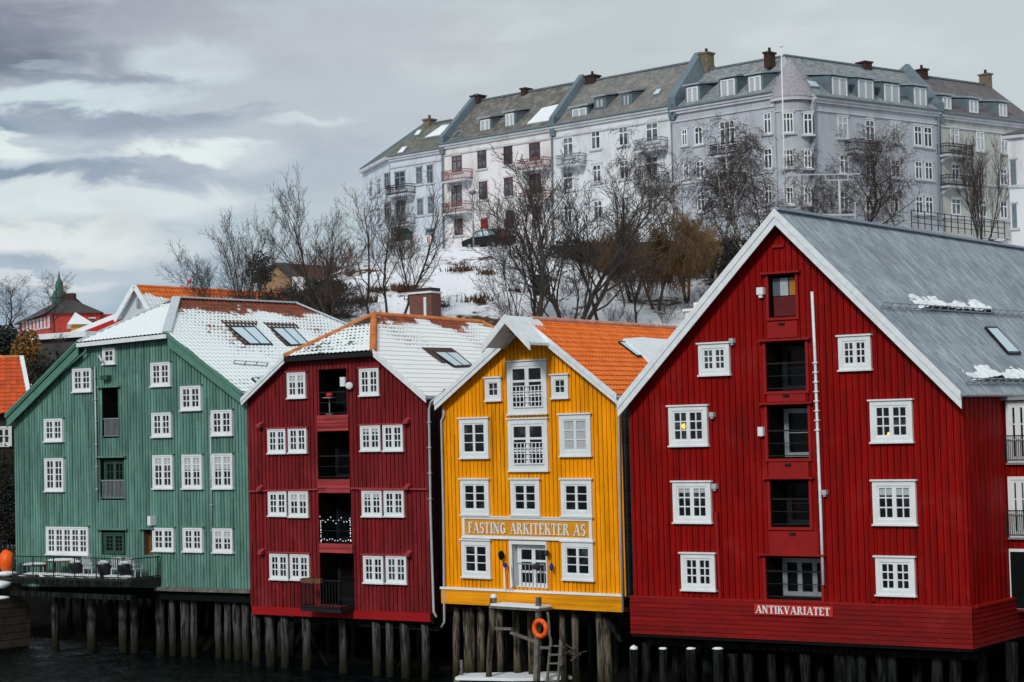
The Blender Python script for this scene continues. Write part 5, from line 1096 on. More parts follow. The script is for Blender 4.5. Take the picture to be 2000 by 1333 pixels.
# A: cream white
A_ = block('white_apartment_building', 'cream white apartment building with red-brown windows and lichened slate roof, above the parked car', fa, (862, 283), (1076, 247), (925, 199), (1130, 163), 487, PWA, SLA)
for q in [(883, 305, 902, 336, 1), (933, 293, 950, 330, 0), (984, 285, 1001, 322, 0), (1034, 279, 1055, 315, 1)]: aptwin(fa, A_.B, q[:4], 'brown', q[4])
for q in [(882, 363, 902, 404), (936, 355, 952, 390), (985, 347, 1002, 383), (1034, 340, 1056, 380), (888, 427, 904, 460), (988, 412, 1004, 447), (1040, 405, 1058, 440)]: aptwin(fa, A_.B, q, 'brown')
u0, u1, z0, z1 = fa.rect(940, 427, 953, 458); mb = MB(); fa.box(mb, u0, u1, -.06, .0, z0, z1); mb.build('door', simple('dark_red_door', (.26, .02, .02)), A_.B)
for q in [(862, 337, 908, 352), (862, 400, 910, 415), (1010, 312, 1062, 330), (1012, 377, 1062, 395)]: balcony(fa, A_.B, q, 'redbal')
for q in [(939, 234, 957, 262), (988, 222, 1004, 250)]: dormer(fa, A_.B, q, .9, 2.6, rm='lead2')
chimney(A_, 934, 197, 190, 16, 'brick', pots=0); chimney(A_, 1028, 182, 176, 9, 'brick', pots=0)
parapet(A_, (862, 283), (925, 199)); 
mb = MB(); 
for a in ([(1030, 245), (1072, 238), (1098, 205), (1060, 214)],):
    P = fa.W(0, -.25, A_.ze); n = (fa.W(10, 6, A_.zr)-fa.W(10, -.25, A_.ze)).cross(fa.U).normalized(); n = n if n.z > 0 else -n
    pp = []
    for x, y in a: r = ray(x, y); pp.append(CAM+r*((P-CAM).dot(n)/r.dot(n)))
    mb.prism([p+n*.03 for p in pp], n*.12)
mb.build('roof_snow', M['snow'], A_.B)
# B: white
B_ = block('white_apartment_building', 'bright white apartment building between two blue-grey party walls, with pale windows', fa, (1076.5, 247), (1308, 208), (1131, 163), (1357, 122), 482, PW, SLB)
for q in [(1100, 268, 1120, 308, 1), (1155, 256, 1173, 292, 0), (1209, 248, 1227, 285, 0), (1262, 240, 1286, 278, 1), (1158, 322, 1175, 357, 0), (1211, 313, 1229, 350, 0), (1262, 306, 1286, 346, 0), (1100, 336, 1120, 372, 0), (1102, 400, 1118, 435, 0), (1160, 392, 1177, 428, 0), (1213, 384, 1230, 420, 0), (1265, 377, 1285, 413, 0)]: aptwin(fa, B_.B, q[:4], 'white', q[4])
for q in [(1238, 277, 1290, 292), (1238, 346, 1292, 360), (1086, 308, 1130, 322)]: balcony(fa, B_.B, q, 'slatew')
for q in [(1163, 192, 1180, 212), (1216, 184, 1231, 208)]: dormer(fa, B_.B, q, 1.0, 2.6, fm='lead2')
dormer(fa, B_.B, (1118, 212, 1146, 230), .6, 2.0, fm='trim')
chimney(B_, 1157, 158, 151, 18, 'brick', pots=1); parapet(B_, (1077, 247), (1131, 163)); parapet(B_, (1308, 208), (1357, 122), w=.8)
# C: lilac grey corner building, two wings and a rounded corner
C_ = block('grey_corner_apartment_building', 'lilac grey apartment building with a rounded corner bay and a row of pale dormers', fa, (1312, 212), (1512, 183), (1364, 141), (1527, 112), 470, PG, SLC)
for q in [(1357, 248, 1373, 283, 0), (1406, 236, 1436, 284, 1), (1492, 220, 1507, 262, 0), (1360, 315, 1376, 349, 0), (1410, 305, 1436, 345, 0), (1493, 290, 1509, 330, 0), (1362, 380, 1378, 413, 0), (1411, 374, 1436, 409, 0), (1494, 362, 1509, 399, 0), (1332, 252, 1343, 285, 0), (1335, 318, 1346, 350, 0)]: aptwin(fa, C_.B, q[:4], 'white', q[4], 3 if q[4] else 2)
for q in [(1385, 287, 1444, 302), (1385, 348, 1444, 362)]: balcony(fa, C_.B, q, 'black')
for q in [(1342, 170, 1364, 208), (1408, 155, 1436, 197), (1463, 149, 1487, 189)]: dormer(fa, C_.B, q, .5, 3.2)
chimney(C_, 1380, 133, 107, 17, 'stucco', pots=1); chimney(C_, 1503, 116, 106, 10, 'brick', d=4, pots=1)
chimney(C_, 1378, 178, 168, 16, 'brick', d=2, pots=0)
parapet(C_, (1314, 212), (1366, 141), w=.3, h=.4)
# right wing
Pc = fa.pt(1514, 300); UR = hdir(5900); fc0 = Frame(1514, 300, Pc.y, fa.U, GL)
# corner bay: seven sided drum between the wings
cr = Vector((ray(1590, 300).x*1, 0, 0)); Pr = at(1590, 300, Pc.y-.6); UR2 = UR if UR.x > 0 else -UR; GR = Vector((-UR2.y, UR2.x, 0)); GR = GR if GR.y > 0 else -GR
fc = Frame(1590, 300, Pr.y, UR2, GR)
D_ = block('wing', 'x', fc, (1588, 188), (1834, 219), (1531, 111), (1772, 141), 452, PG, SLC, dd=6.0)
for q in [(1636, 228, 1656, 271, 0), (1690, 235, 1708, 275, 1), (1740, 240, 1758, 279, 0), (1785, 246, 1800, 285, 0), (1804, 248, 1820, 288, 0)]: aptwin(fc, D_.B, q[:4], 'white', q[4], white_in=q[0] in (1636, 1740))
for q in [(1640, 302, 1657, 340), (1690, 308, 1706, 344), (1740, 312, 1758, 348), (1787, 315, 1801, 350), (1806, 316, 1821, 352), (1640, 375, 1657, 410), (1690, 380, 1706, 414), (1738, 384, 1755, 416), (1788, 383, 1802, 418), (1807, 384, 1822, 418)]: aptwin(fc, D_.B, q, 'white')
for q in [(1625, 152, 1654, 191), (1676, 157, 1705, 196), (1727, 165, 1756, 204), (1785, 172, 1809, 210)]: dormer(fc, D_.B, q, .4, 3.4)
chimney(D_, 1688, 129, 125, 14, 'brick', pots=0); balcony(fc, D_.B, (1670, 283, 1722, 296), 'black')
parapet(D_, (1833, 219), (1770, 141), w=.45)
ctr = Pc.lerp(Pr, .5)+((GL+GR).normalized())*1.2; zt = D_.ze; rad = (Pr-Pc).length*.5+.15
def drum(z0, z1, r0, r1, n=16):
    mb = MB(); d0 = -(GL+GR).normalized(); pts0 = []; pts1 = []
    for k in range(n+1):
        a = R(-100+200*k/n); v = Matrix.Rotation(a, 3, 'Z')@d0; pts0.append(Vector((ctr.x, ctr.y, z0))+v*r0); pts1.append(Vector((ctr.x, ctr.y, z1))+v*r1)
    for k in range(n): mb.face([pts0[k], pts0[k+1], pts1[k+1], pts1[k]])
    return mb
R_ = rad
drum(D_.zb-4, zt, R_, R_).build('corner_bay', PG, D_.B, True); drum(zt-.3, zt, R_+.3, R_+.3).build('cornice', M['corn'], D_.B, True); drum(zt-1.2, zt-1.05, R_+.1, R_+.12).build('cornice', M['corn'], D_.B, True)
apz = zat(1535, 112, ctr.y); tm = simple('violet_slate_turret', (.30, .29, .33), .6, .2, 4)
drum(zt, zt+(apz-zt)*.45, R_+.35, R_*.72).build('turret_roof', tm, D_.B); drum(zt+(apz-zt)*.45+.05, apz, R_*.72, R_*.06).build('turret_roof', tm, D_.B)
tk = MB(); 
fk = Frame(1550, 240, 1, (UL+UR2).normalized(), (GL+GR).normalized()); fk.O = Vector((ctr.x, ctr.y, 0))-(GL+GR).normalized()*(R_+.02); fk.O.z = 0
for q in [(1529, 220, 1550, 260), (1529, 292, 1550, 328), (1530, 365, 1550, 400)]:
    f2 = Frame(1, 1, 1, (fk.U+UL*.2).normalized(), GL); f2.O = fk.O.copy(); aptwin(fk, D_.B, q, 'white', kind=3)
for q in [(1569, 221, 1587, 263), (1570, 293, 1585, 329), (1570, 366, 1585, 400)]:
    aptwin(fk, D_.B, q, 'white')
for o in list(D_.B.children): o.parent = C_.B; o.matrix_parent_inverse = Matrix.Translation(D_.B.location-C_.B.location)
for o in list(C_.B.children):
    if o.matrix_parent_inverse != Matrix.Identity(4): o.location = D_.B.location-C_.B.location; o.matrix_parent_inverse = Matrix.Identity(4)
bpy.data.objects.remove(D_.B)
mb = MB(); mb.tube([fc.pt(1833, 226, -.2), fc.pt(1836, 440, -.2)], .09, 6); mb.tube([fc.pt(1592, 195, -.2), fc.pt(1592, 440, -.2)], .08, 6); o = mb.build('downpipe', M['lead2'], C_.B)
mb = MB()
for y in (352, 425): fa.box(mb, *[fa.uz(x, y)[0] for x in (1312, 1512)], -.12, 0, fa.uz(1400, y)[1], fa.uz(1400, y)[1]+.22)
mb.build('string_course', M['corn'], C_.B)
# E: putty coloured
fe_ = Frame(1837, 300, 1, UR2, GR); fe_.O = fc.O.copy()
E_ = block('putty_apartment_building', 'grey-beige apartment building with dark violet roof at the right end of the row', fc, (1836, 220), (2030, 247), (1774, 143), (1932, 171), 470, PD, SLD)
for q in [(1856, 252, 1873, 290, 1, 1), (1907, 258, 1922, 295, 0, 1), (1955, 264, 1968, 300, 0, 1), (1858, 320, 1873, 352, 0, 0), (1910, 326, 1922, 358, 0, 0), (1953, 330, 1967, 362, 0, 0), (1858, 388, 1876, 420, 0, 0), (1912, 390, 1926, 424, 0, 0), (1953, 393, 1967, 427, 0, 0)]: aptwin(fc, E_.B, q[:4], 'white', q[4], white_in=bool(q[5]))
for q in [(1850, 288, 1900, 303), (1853, 350, 1898, 364)]: balcony(fc, E_.B, q, 'black')
for q in [(1841, 190, 1857, 214), (1893, 196, 1910, 221), (1951, 203, 1966, 228)]: dormer(fc, E_.B, q, .4, 3.0)
chimney(E_, 1800, 147, 139, 9, 'brick', pots=1); chimney(E_, 1925, 170, 148, 9, 'stucco', pots=1)
for o_, ys_ in ((E_, (362, 430)),):
    mb = MB()
    for y in ys_: fc.box(mb, *[fc.uz(x, y)[0] for x in (1840, 2025)], -.12, 0, fc.uz(1900, y)[1], fc.uz(1900, y)[1]+.2)
    mb.build('string_course', M['corn'], o_.B)
# L: bluish white end building, turning the corner on the left
L_ = block('bluish_white_apartment_building', 'bluish white apartment building at the left end of the row, with green-grey roof', fa, (762, 309), (861.5, 288), (828, 245), (882, 236), 492, PL, SLL, dd=4.5, depth=9)
for q in [(751, 338, 761, 370), (771, 335, 792, 372), (813, 326, 825, 360), (834, 322, 846, 358), (751, 396, 762, 428), (773, 391, 793, 434), (815, 388, 827, 421), (836, 384, 848, 418), (832, 446, 850, 476)]: aptwin(fa, L_.B, q, 'slatew')
balcony(fa, L_.B, (753, 366, 796, 380), 'black'); balcony(fa, L_.B, (753, 428, 796, 440), 'slatew')
u0, u1, z0, z1 = fa.rect(772, 447, 806, 470); mb = MB(); fa.box(mb, u0, u1, -.05, 0, z0, z1); mb.build('garage_door', M['greendoor'], L_.B)
chimney(L_, 839, 243, 236, 12, 'stucco', pots=1, d=4.5)
Pl = fa.pt(762, 400); UE = Vector((UL.x*.42+0*.0, UL.y*1.0, 0)); UE = (Pl-at(709, 400, Pl.y+9.5)); UE.z = 0; UE.normalize(); fe = Frame(762, 400, Pl.y, UE, GL)
uS, _ = fe.uz(709, 400); zb = L_.zb; mb = MB(); ze = L_.ze
mb.prism([fe.W(uS, 0, zb-4), fe.W(0, 0, zb-4), fe.W(0, 6, zb-4), fe.W(uS, 6, zb-4)], Vector((0, 0, ze-zb+3.97))); mb.build('end_wall', PL, L_.B)
Rr = fa.W(L_.q[0], L_.dd, L_.zr)
roof_sheet('roof', [fe.W(uS, -.2, ze), fe.W(0, -.2, ze), Rr], UE, SLL, L_.B, .5, 99, .004, 0, 1)
mb = MB(); mb.face([fe.W(uS, 6, ze), fe.W(0, 9, ze), Rr]); mb.face([fe.W(uS, -.2, ze), fe.W(uS, 6, ze), Rr]); mb.build('rear_roof', SLL, L_.B)
mb = MB(); mb.bar(fe.W(uS, -.35, ze-.15), fe.W(0, -.35, ze-.15), .35, .3); mb.build('cornice', M['corn'], L_.B)
mb = MB(); mb.bar(fe.W(uS, -.2, ze+.1), Rr, .3, .3); mb.build('hip_capping', M['lead2'], L_.B)
for q in [(722, 352, 728, 386), (737, 347, 744, 382), (722, 408, 728, 440), (737, 405, 744, 438)]: aptwin(fe, L_.B, q, 'white')
for q in ([(812, 258), (818, 252), (824, 256), (818, 262)],):
    pass
def skylight_on(o, quad, m='curtain'):
    fr = o.fr; P = fr.W(0, -.25, o.ze); n = (fr.W(10, o.dd, o.zr)-fr.W(10, -.25, o.ze)).cross(fr.U).normalized(); n = n if n.z > 0 else -n; pp = []
    for x, y in quad: r = ray(x, y); pp.append(CAM+r*((P-CAM).dot(n)/r.dot(n)))
    mb = MB(); mb.prism([p+n*.02 for p in pp], n*.15); mb.build('roof_window', M['zinc'], o.B)
    c = sum(pp, Vector())/4; mb = MB(); mb.face([p.lerp(c, .15)+n*.18 for p in pp]); mb.build('glass', M[m], o.B)
skylight_on(L_, [(776, 303), (788, 301), (798, 288), (787, 290)], 'snow'); skylight_on(L_, [(809, 268), (820, 266), (826, 256), (817, 257)], 'snow')
skylight_on(L_, [(826, 274), (861, 268), (884, 244), (865, 247)], 'snow')
skylight_on(B_, [(1275, 189), (1288, 186), (1294, 176), (1284, 178)], 'skyglass'); skylight_on(A_, [(880, 277), (897, 272), (906, 258), (895, 259)], 'glass')
o_ = type('o', (), dict(fr=fc, ze=D_.ze, dd=6.0, zr=D_.zr, B=C_.B))(); skylight_on(o_, [(1583, 172), (1600, 174), (1592, 163), (1573, 161)], 'skyglass')
mb = MB(); mb.tube([fa.pt(864, 292, -.2), fa.pt(866, 490, -.2)], .08, 6); mb.build('downpipe', M['lead2'], L_.B)
mb = MB(); mb.tube([fa.pt(1077, 252, -.2), fa.pt(1080, 480, -.2)], .08, 6); mb.build('downpipe', M['lead2'], A_.B)
# right edge: near white house
fw2 = Frame(1975, 400, 140, -hdir(-6000), hdir(3600))
u0, z1 = fw2.uz(1968, 272); zb = fw2.uz(1972, 480)[1]-3; WH = thing('white_corner_house', fw2.W(u0, 0, zb), 'pale white house with narrow blue windows cut by the right edge', 'house')
mb = MB(); fw2.box(mb, u0, u0+10, 0, 9, zb, z1); mb.build('wall', PW, WH); mb = MB(); fw2.box(mb, u0-.3, u0+10, -.3, 9.2, z1, z1+.25); mb.build('cornice', M['corn'], WH)
mb = MB(); mb.prism([fw2.W(u0-.35, -.35, z1+.26), fw2.W(u0+10, -.35, z1+.26), fw2.W(u0+10, 9, z1+.26), fw2.W(u0-.35, 9, z1+.26)], Vector((0, 0, .05))); ap = fw2.W(u0+4.5, 4, z1+2.2); c4 = [fw2.W(u0-.35, -.35, z1+.32), fw2.W(u0+10, -.35, z1+.32), fw2.W(u0+10, 9, z1+.32), fw2.W(u0-.35, 9, z1+.32)]
for k in range(4): mb.face([c4[k], c4[(k+1) % 4], ap])
mb.build('roof', SLD, WH)
for q in [(1974, 312, 1985, 362), (1977, 398, 1986, 446)]: aptwin(fw2, WH, q, 'lead2')
mb = MB(); fw2.box(mb, u0-.05, u0+10, -.1, 0, fw2.uz(1985, 368)[1], fw2.uz(1985, 368)[1]+.25); mb.build('string_course', M['corn'], WH)

# ================================================================== STREET FURNITURE ON THE HILL
def gp(px, py, Y): return at(px, py, Y)
# parked car
c = gp(955, 484, 149); c.z -= .15; car = thing('parked_car', c, 'black estate car parked on the snowy street below the cream apartment building', 'car'); cu = UL; cg = GL
Lc = lambda x, y, z: c+cu*x+cg*y+Vector((0, 0, z))
prof = [(-2.2, .35), (-2.25, .8), (-1.2, 1.0), (-.6, 1.5), (1.2, 1.52), (1.95, 1.05), (2.2, .95), (2.2, .35)]
mb = MB(); mb.prism([Lc(x, -.85, z) for x, z in prof], cg*1.7); mb.build('body', simple('black_car_paint', (.015, .015, .017), .2, .1), car)
mb = MB(); mb.prism([Lc(x, -.87, z) for x, z in [(-1.0, 1.02), (-.52, 1.42), (.1, 1.44), (.1, 1.02)]], cg*.01); mb.prism([Lc(x, -.87, z) for x, z in [(.2, 1.02), (.2, 1.44), (1.1, 1.44), (1.6, 1.06)]], cg*.01); mb.build('side_window', M['skyglass'], car)
for x in (-1.35, 1.35):
    for y in (-.87, .72): mb = MB(); mb.tube([Lc(x, y, .33), Lc(x, y+.18, .33)], .33, 14); w_ = mb.build('wheel', M['black'], car); mb = MB(); mb.tube([Lc(x, y-.015, .33), Lc(x, y-.005, .33)], .19, 10); mb.build('rim', M['grey'], w_)
mb = MB(); mb.box(Lc(2.15, -.75, .95), .12, .25, .25, (cu, cg, Vector((0, 0, 1)))); mb.build('tail_light', M['redp'], car)
mb = MB(); mb.box(Lc(.3, 0, 1.56), 1.6, 1.4, .08, (cu, cg, Vector((0, 0, 1)))); mb.build('roof_snow', M['snow'], car)
def post(name, label, cat, px, y0, y1, Y, r, m='grey', parts=None, taper=.6):
    a, b_ = at(px, y0, Y), at(px-(.5), y1, Y); a.z -= 1.0; b_.x = a.x+(b_.x-a.x)*.2; t_ = thing(name, a, label, cat); mb = MB(); mb.tube([a, b_], [r, r*taper], 7); mb.build('pole', M[m], t_, True); return t_, a, b_
t_, a, b_ = post('street_lamp', 'slim grey street lamp standing by the black car', 'lamp', 925, 480, 379, 148, .08, 'grey'); mb = MB(); mb.blob(b_+Vector((0, 0, .1)), .3, .3, .2, 1, 0); mb.build('lamp_head', M['lead2'], t_, True)
t_, a, b_ = post('flagpole', 'tall white flagpole rising in front of the rounded corner bay', 'flagpole', 1535, 450, 90, 140, .075, 'white'); mb = MB(); mb.blob(b_, .13, .13, .13, 1, 0); mb.build('finial', M['white'], t_, True)
t_, a, b_ = post('signal_mast', 'pale mast with a boxy cross frame standing behind the red warehouse ridge', 'mast', 1641, 432, 352, 120, .09, 'pipe', taper=.9)
mb = MB(); s_ = 120/F
for x0, y0, x1, y1 in ((1612, 342, 1612, 352), (1656, 342, 1656, 352), (1612, 352, 1656, 352), (1540, 342, 1680, 340)): mb.bar(at(x0, y0, 120), at(x1, y1, 120), .07)
mb.build('cross_frame', M['pipe'], t_); mb = MB(); mb.bar(at(1600, 420, 120), at(1672, 420, 120), .12); mb.bar(at(1670, 395, 120), at(1670, 436, 120), .07); mb.build('lower_arm', M['pipe'], t_)
# railing along the street at right
mb = MB(); Pp = [at(1780+k*13, 424+k*1.6, 136) for k in range(15)]
for p in Pp: mb.bar(p-Vector((0, 0, .8)), p+Vector((0, 0, .55)), .06)
for z in (.5, 0, -.4): mb.bar(Pp[0]+Vector((0, 0, z)), Pp[-1]+Vector((0, 0, z)), .045)
tag(single(mb, 'street_railing', M['black'], Pp[0], 'dark street railing running above the grey roof ridge at the right', 'railing'))
# dark retaining wall of the street
mb = MB(); a, b_ = at(1206, 532, 145.5), at(1462, 534, 145.5); a1, b1 = at(1206, 474, 145.8), at(1462, 470, 145.8); f = Vector((0, 1.4, 0)); dn = Vector((0, 0, 1.5)); mb.hexa([a-dn, b_-dn, b1, a1, a-dn+f, b_-dn+f, b1+f, a1+f])
tag(single(mb, 'retaining_wall', simple('dark_stone_retaining_wall', (.04, .034, .03), .95, .5, .8, .6), a, 'dark stone retaining wall below the street, behind the ochre willow', 'wall'))
mb = MB(); a, b_ = at(1080, 497, 145), at(1212, 502, 145); a1, b1 = at(1080, 481, 145), at(1212, 474, 145); mb.hexa([a-dn, b_-dn, b1, a1, a-dn+f, b_-dn+f, b1+f, a1+f])
tag(single(mb, 'retaining_wall', M['dark'], a, 'low black stretch of retaining wall behind the tall dark trees', 'wall'))
# no-entry style round sign near the left building
t_, a, b_ = post('road_sign', 'small round red and white road sign by the left apartment building', 'sign', 838, 482, 468, 147, .04, 'grey'); mb = MB(); mb.tube([b_-GL*.05, b_-GL*.08], .38, 14); mb.build('sign_plate', M['white'], t_); mb = MB(); mb.box(b_-GL*.10, .12, .02, .5, (UL, GL, Vector((0, 0, 1)))); mb.build('sign_mark', M['redp'], t_)
# brick chimney stack behind the burgundy ridge
fch = Frame(820, 600, 112, fb.U, fb.G); c0 = fch.rect(800, 574, 843, 650); st_ = thing('brick_chimney', fch.W(c0[0], 0, c0[2]), 'broad old brick chimney with a white painted strip, standing behind the burgundy ridge', 'chimney')
mb = MB(); fch.box(mb, c0[0], c0[1], 0, 1.1, c0[2], c0[3]); m_, t, b = mat('old_brickwork', .9); br = t.node('ShaderNodeTexBrick'); br.inputs['Scale'].default_value = 4; br.inputs['Color1'].default_value = (.20, .055, .035, 1); br.inputs['Color2'].default_value = (.11, .04, .03, 1); br.inputs['Mortar'].default_value = (.16, .14, .12, 1)
g = t.tc(); x, y, z = t.sep(g); t.put(br.inputs['Vector'], t.comb(x, z, 0.0)); t.put(b.inputs['Base Color'], br.outputs[0]); mb.build('stack', m_, st_)
mb = MB(); fch.box(mb, c0[0]-.08, c0[1]+.08, -.1, 1.2, c0[3], c0[3]+.12); mb.build('collar', M['trim'], st_)
mb = MB(); fch.box(mb, c0[0]+.03, c0[1]-.03, 0, 1.1, c0[3]+.12, c0[3]+.34); mb.build('cap', M['brick'], st_)
q = fch.rect(828, 580, 833, 650); mb = MB(); fch.box(mb, q[0], q[1], -.02, 0, q[2], q[3]-.02); mb.build('painted_strip', M['white'], st_)
# small hut on the slope
hb = gp(1056, 576, 128); hut = thing('nest_box_hut', hb, 'small dark green hut or cabinet on the snowy slope beside the big tree', 'hut'); mb = MB(); mb.box(hb+Vector((0, 0, .6)), 1.1, .9, 1.3); mb.build('cabinet', M['greendoor'], hut); mb = MB(); mb.box(hb+Vector((0, 0, 1.3)), 1.25, 1.05, .1); mb.build('lid', M['black'], hut)

# ================================================================== HOUSES AT THE LEFT, IN THE DISTANCE
def hiphouse(name, label, fr, eL, eR, rL, rR, base_py, dd, depth, wm, rm):
    uL, z = fr.uz(*eL); uR, z2 = fr.uz(*eR); ze = (z+z2)/2; q0, zr = fr.uz(*rL, dd); q1, _ = fr.uz(*rR, dd); zb = fr.uz(eL[0], base_py)[1]
    B = thing(name, fr.W(uL, 0, zb), label, 'house'); W = fr.W; mb = MB(); fr.box(mb, uL+.4, uR-.4, .4, depth, zb-3, ze); mb.build('wall', wm, B)
    mb = MB(); a, b_, c_, d_ = W(uL, 0, ze), W(uR, 0, ze), W(uR, depth+.4, ze), W(uL, depth+.4, ze); p, q = W(q0, dd, zr), W(q1, dd, zr)
    mb.face([a, b_, q, p]); mb.face([b_, c_, q]); mb.face([c_, d_, p, q]); mb.face([d_, a, p]); mb.face([a, b_, c_, d_]); mb.build('roof', rm, B); return B, uL, uR, ze, zb
RM = plaster('warm_red_render', (.42, .035, .025), (.28, .03, .03)); BR = slate('black_brown_slates', (.03, .025, .022), (.05, .04, .035), (.07, .06, .05), snowp=.68)
fm = Frame(150, 620, 190, (Vector((1, .25, 0))).normalized(), (Vector((-.25, 1, 0))).normalized())
mn, uL, uR, ze, zb = hiphouse('red_manor', 'red walled manor with a black hipped roof and green copper turret, far left', fm, (96, 611), (203, 612), (131, 583), (137, 583), 660, 6, 12, RM, BR)
f2 = Frame(96, 615, 1, (fm.W(uL, 0, 0)-fm.W(uL, 26, 0)).normalized(), fm.U); f2.O = fm.W(uL, 0, 0); f2.O.z = 0
P0 = fm.pt(96, 614, .4); U2 = (P0-at(37, 628, P0.y+16)); U2.z = 0; L2 = U2.length; U2.normalize(); G2 = Vector((-U2.y, U2.x, 0)); G2 = G2 if G2.y > 0 else -G2; f2 = Frame(96, 614, P0.y, U2, G2)
mb = MB(); f2.box(mb, -L2, 0, 0, 9, zb-3, ze-.05); mb.build('wing_wall', RM, mn); mb = MB(); mb.prism([f2.W(-L2-.4, -.5, ze), f2.W(-L2+3, 5, ze+2.9), f2.W(-L2-.4, 10, ze)], U2*.02)
a, b_, p, q = f2.W(-L2-.5, -.6, ze-.1), f2.W(.2, -.6, ze-.1), f2.W(-L2+4, 5, ze+3.1), fm.pt(131, 584, 6); mb.face([a, b_, q, p]); mb.face([a, f2.W(-L2-.5, 10, ze), p]); mb.build('wing_roof', BR, mn)
for k in range(8):
    x = 46+k*7; 
    if x < 98: y = 640-k*1.2; aptwin(f2, mn, (x-1.5, y-9, x+1.5, y+7), 'white', kind=1, white_in=True)
aptwin(fm, mn, (176, 623, 184, 641), 'black', kind=1)
c = fm.pt(116, 588, 9); mb = MB(); mb.tube([c-Vector((0, 0, 1)), c+Vector((0, 0, .3)), c+Vector((0, 0, .35)), c+Vector((0, 0, 1.0)), c+Vector((0, 0, 1.1)), c+Vector((0, 0, 2.0)), c+Vector((0, 0, 2.4)), c+Vector((0, 0, 3.2))], [.75, .75, .9, .62, .45, .4, .15, .04], 8); mb.build('copper_turret', simple('green_copper', (.05, .13, .10), .6, .2), mn)
mb = MB(); mb.box(fm.pt(135, 581, 6), 1.3, 1, .8); mb.build('chimney', M['brick'], mn)
# ochre house scrap, red roof, grey wall house
fo = Frame(150, 640, 170, fm.U, fm.G); oh = thing('ochre_house', fo.pt(150, 655), 'small ochre yellow house below the red manor', 'house'); u0, u1, z0, z1 = fo.rect(140, 634, 176, 660); mb = MB(); fo.box(mb, u0, u1, 0, 6, z0-3, z1); mb.build('wall', simple('ochre_render', (.5, .24, .03)), oh); mb = MB(); mb.prism([fo.W(u0-.4, -.4, z1), fo.W((u0+u1)/2-.5, -.4, z1+1.1), fo.W(u1+.4, -.4, z1)], fo.G*7); mb.build('roof', M['snow'], oh)
fr2 = Frame(200, 640, 132, fg.U, fg.G); rh = thing('red_roofed_house', fr2.pt(200, 668), 'house with a bright red verge and snowy roof behind the green warehouse', 'house')
a, b_ = fr2.uz(150, 662), fr2.uz(240, 621); mb = MB(); 
mb.prism([fr2.W(a[0]-1, 0, a[1]-.4), fr2.W(a[0]-1, 0, a[1]-.1), fr2.W(b_[0], 0, b_[1]), fr2.W(b_[0]+5, 0, a[1]-.4)], fr2.G*8); mb.build('wall', simple('deep_red_boards', (.30, .02, .018)), rh)
mb = MB(); mb.hexa([fr2.W(a[0]-1.2, -.3, a[1]-.05), fr2.W(b_[0], -.3, b_[1]+.05), fr2.W(b_[0], 8.3, b_[1]+.05), fr2.W(a[0]-1.2, 8.3, a[1]-.05)]+[fr2.W(a[0]-1.2, -.3, a[1]+.3), fr2.W(b_[0], -.3, b_[1]+.4), fr2.W(b_[0], 8.3, b_[1]+.4), fr2.W(a[0]-1.2, 8.3, a[1]+.3)]); mb.build('snowy_roof', M['snow'], rh)
mb = MB(); mb.hexa([fr2.W(a[0]-1, -.35, a[1]-.45), fr2.W(b_[0]+.1, -.35, b_[1]-.45), fr2.W(b_[0]+.1, -.28, b_[1]-.45), fr2.W(a[0]-1, -.28, a[1]-.45), fr2.W(a[0]-1, -.35, a[1]-.0), fr2.W(b_[0]+.1, -.35, b_[1]+.0), fr2.W(b_[0]+.1, -.28, b_[1]), fr2.W(a[0]-1, -.28, a[1])]); mb.build('red_verge', simple('bright_red_verge', (.42, .012, .016)), rh)
fgw = Frame(120, 700, 118, fg.U, fg.G); gh = thing('grey_stone_house', fgw.pt(120, 730), 'dark grey house with a flat snowy roof between the cottage and the green gable', 'house'); u0, u1, z0, z1 = fgw.rect(64, 662, 172, 760); mb = MB(); fgw.box(mb, u0, u1, 0, 6, z0-6, z1); mb.build('wall', plaster('dark_grey_render', (.06, .06, .062), (.03, .03, .032)), gh); mb = MB(); fgw.box(mb, u0-.3, u1+.3, -.4, 6.2, z1, z1+.35); mb.build('snowy_roof', M['snow'], gh)
# white gable house with orange roof
fo2 = Frame(270, 600, 128, fg.U, fg.G); wh = thing('white_gabled_house', fo2.pt(270, 620), 'white boarded house with a steep gable and half snowy orange roof, behind the green ridge', 'house')
eL, ap, eR = fo2.uz(238, 618), fo2.uz(272, 559), fo2.uz(306, 615); zz = fo2.uz(270, 660)[1]
mb = MB(); mb.prism([fo2.W(eL[0], 0, zz), fo2.W(eL[0], 0, eL[1]), fo2.W(*((ap[0], 0, ap[1]))), fo2.W(eR[0], 0, eR[1]), fo2.W(eR[0], 0, zz)], fo2.G*24); mb.build('wall', boards('white_boards', (.78, .82, .84), .3, line=.2, dirt=.1), wh)
TW = tiles('snowy_orange_tiles_house', (.75, .18, .035), (.6, .13, .03), SN, math.hypot(eR[0]+.25-ap[0], ap[1]-eR[1]+.3), .4, .3, 1, 2.0, -.2, .5, .3, band=2.0)
up = Vector((0, 0, .08))
for e, s_ in ((eL, -1), (eR, 1)):
    E = (e[0]+s_*.25, e[1]-.3); roof_sheet('roof_slope', [fo2.W(E[0], -.4, E[1])+up, fo2.W(E[0], 24.3, E[1])+up, fo2.W(ap[0], 24.3, ap[1])+up, fo2.W(ap[0], -.4, ap[1])+up], fo2.G, TW, wh, .3, .4, .03, .02)
    mb = MB(); mb.bar(fo2.W(E[0], -.45, E[1]), fo2.W(ap[0], -.45, ap[1]), .08, .35); mb.build('barge_board', M['trim'], wh)
mb = MB(); c = fo2.W(ap[0], 15, ap[1]); mb.box(c+Vector((0, 0, .5)), .9, .9, 1.6); mb.build('chimney', M['white'], wh)
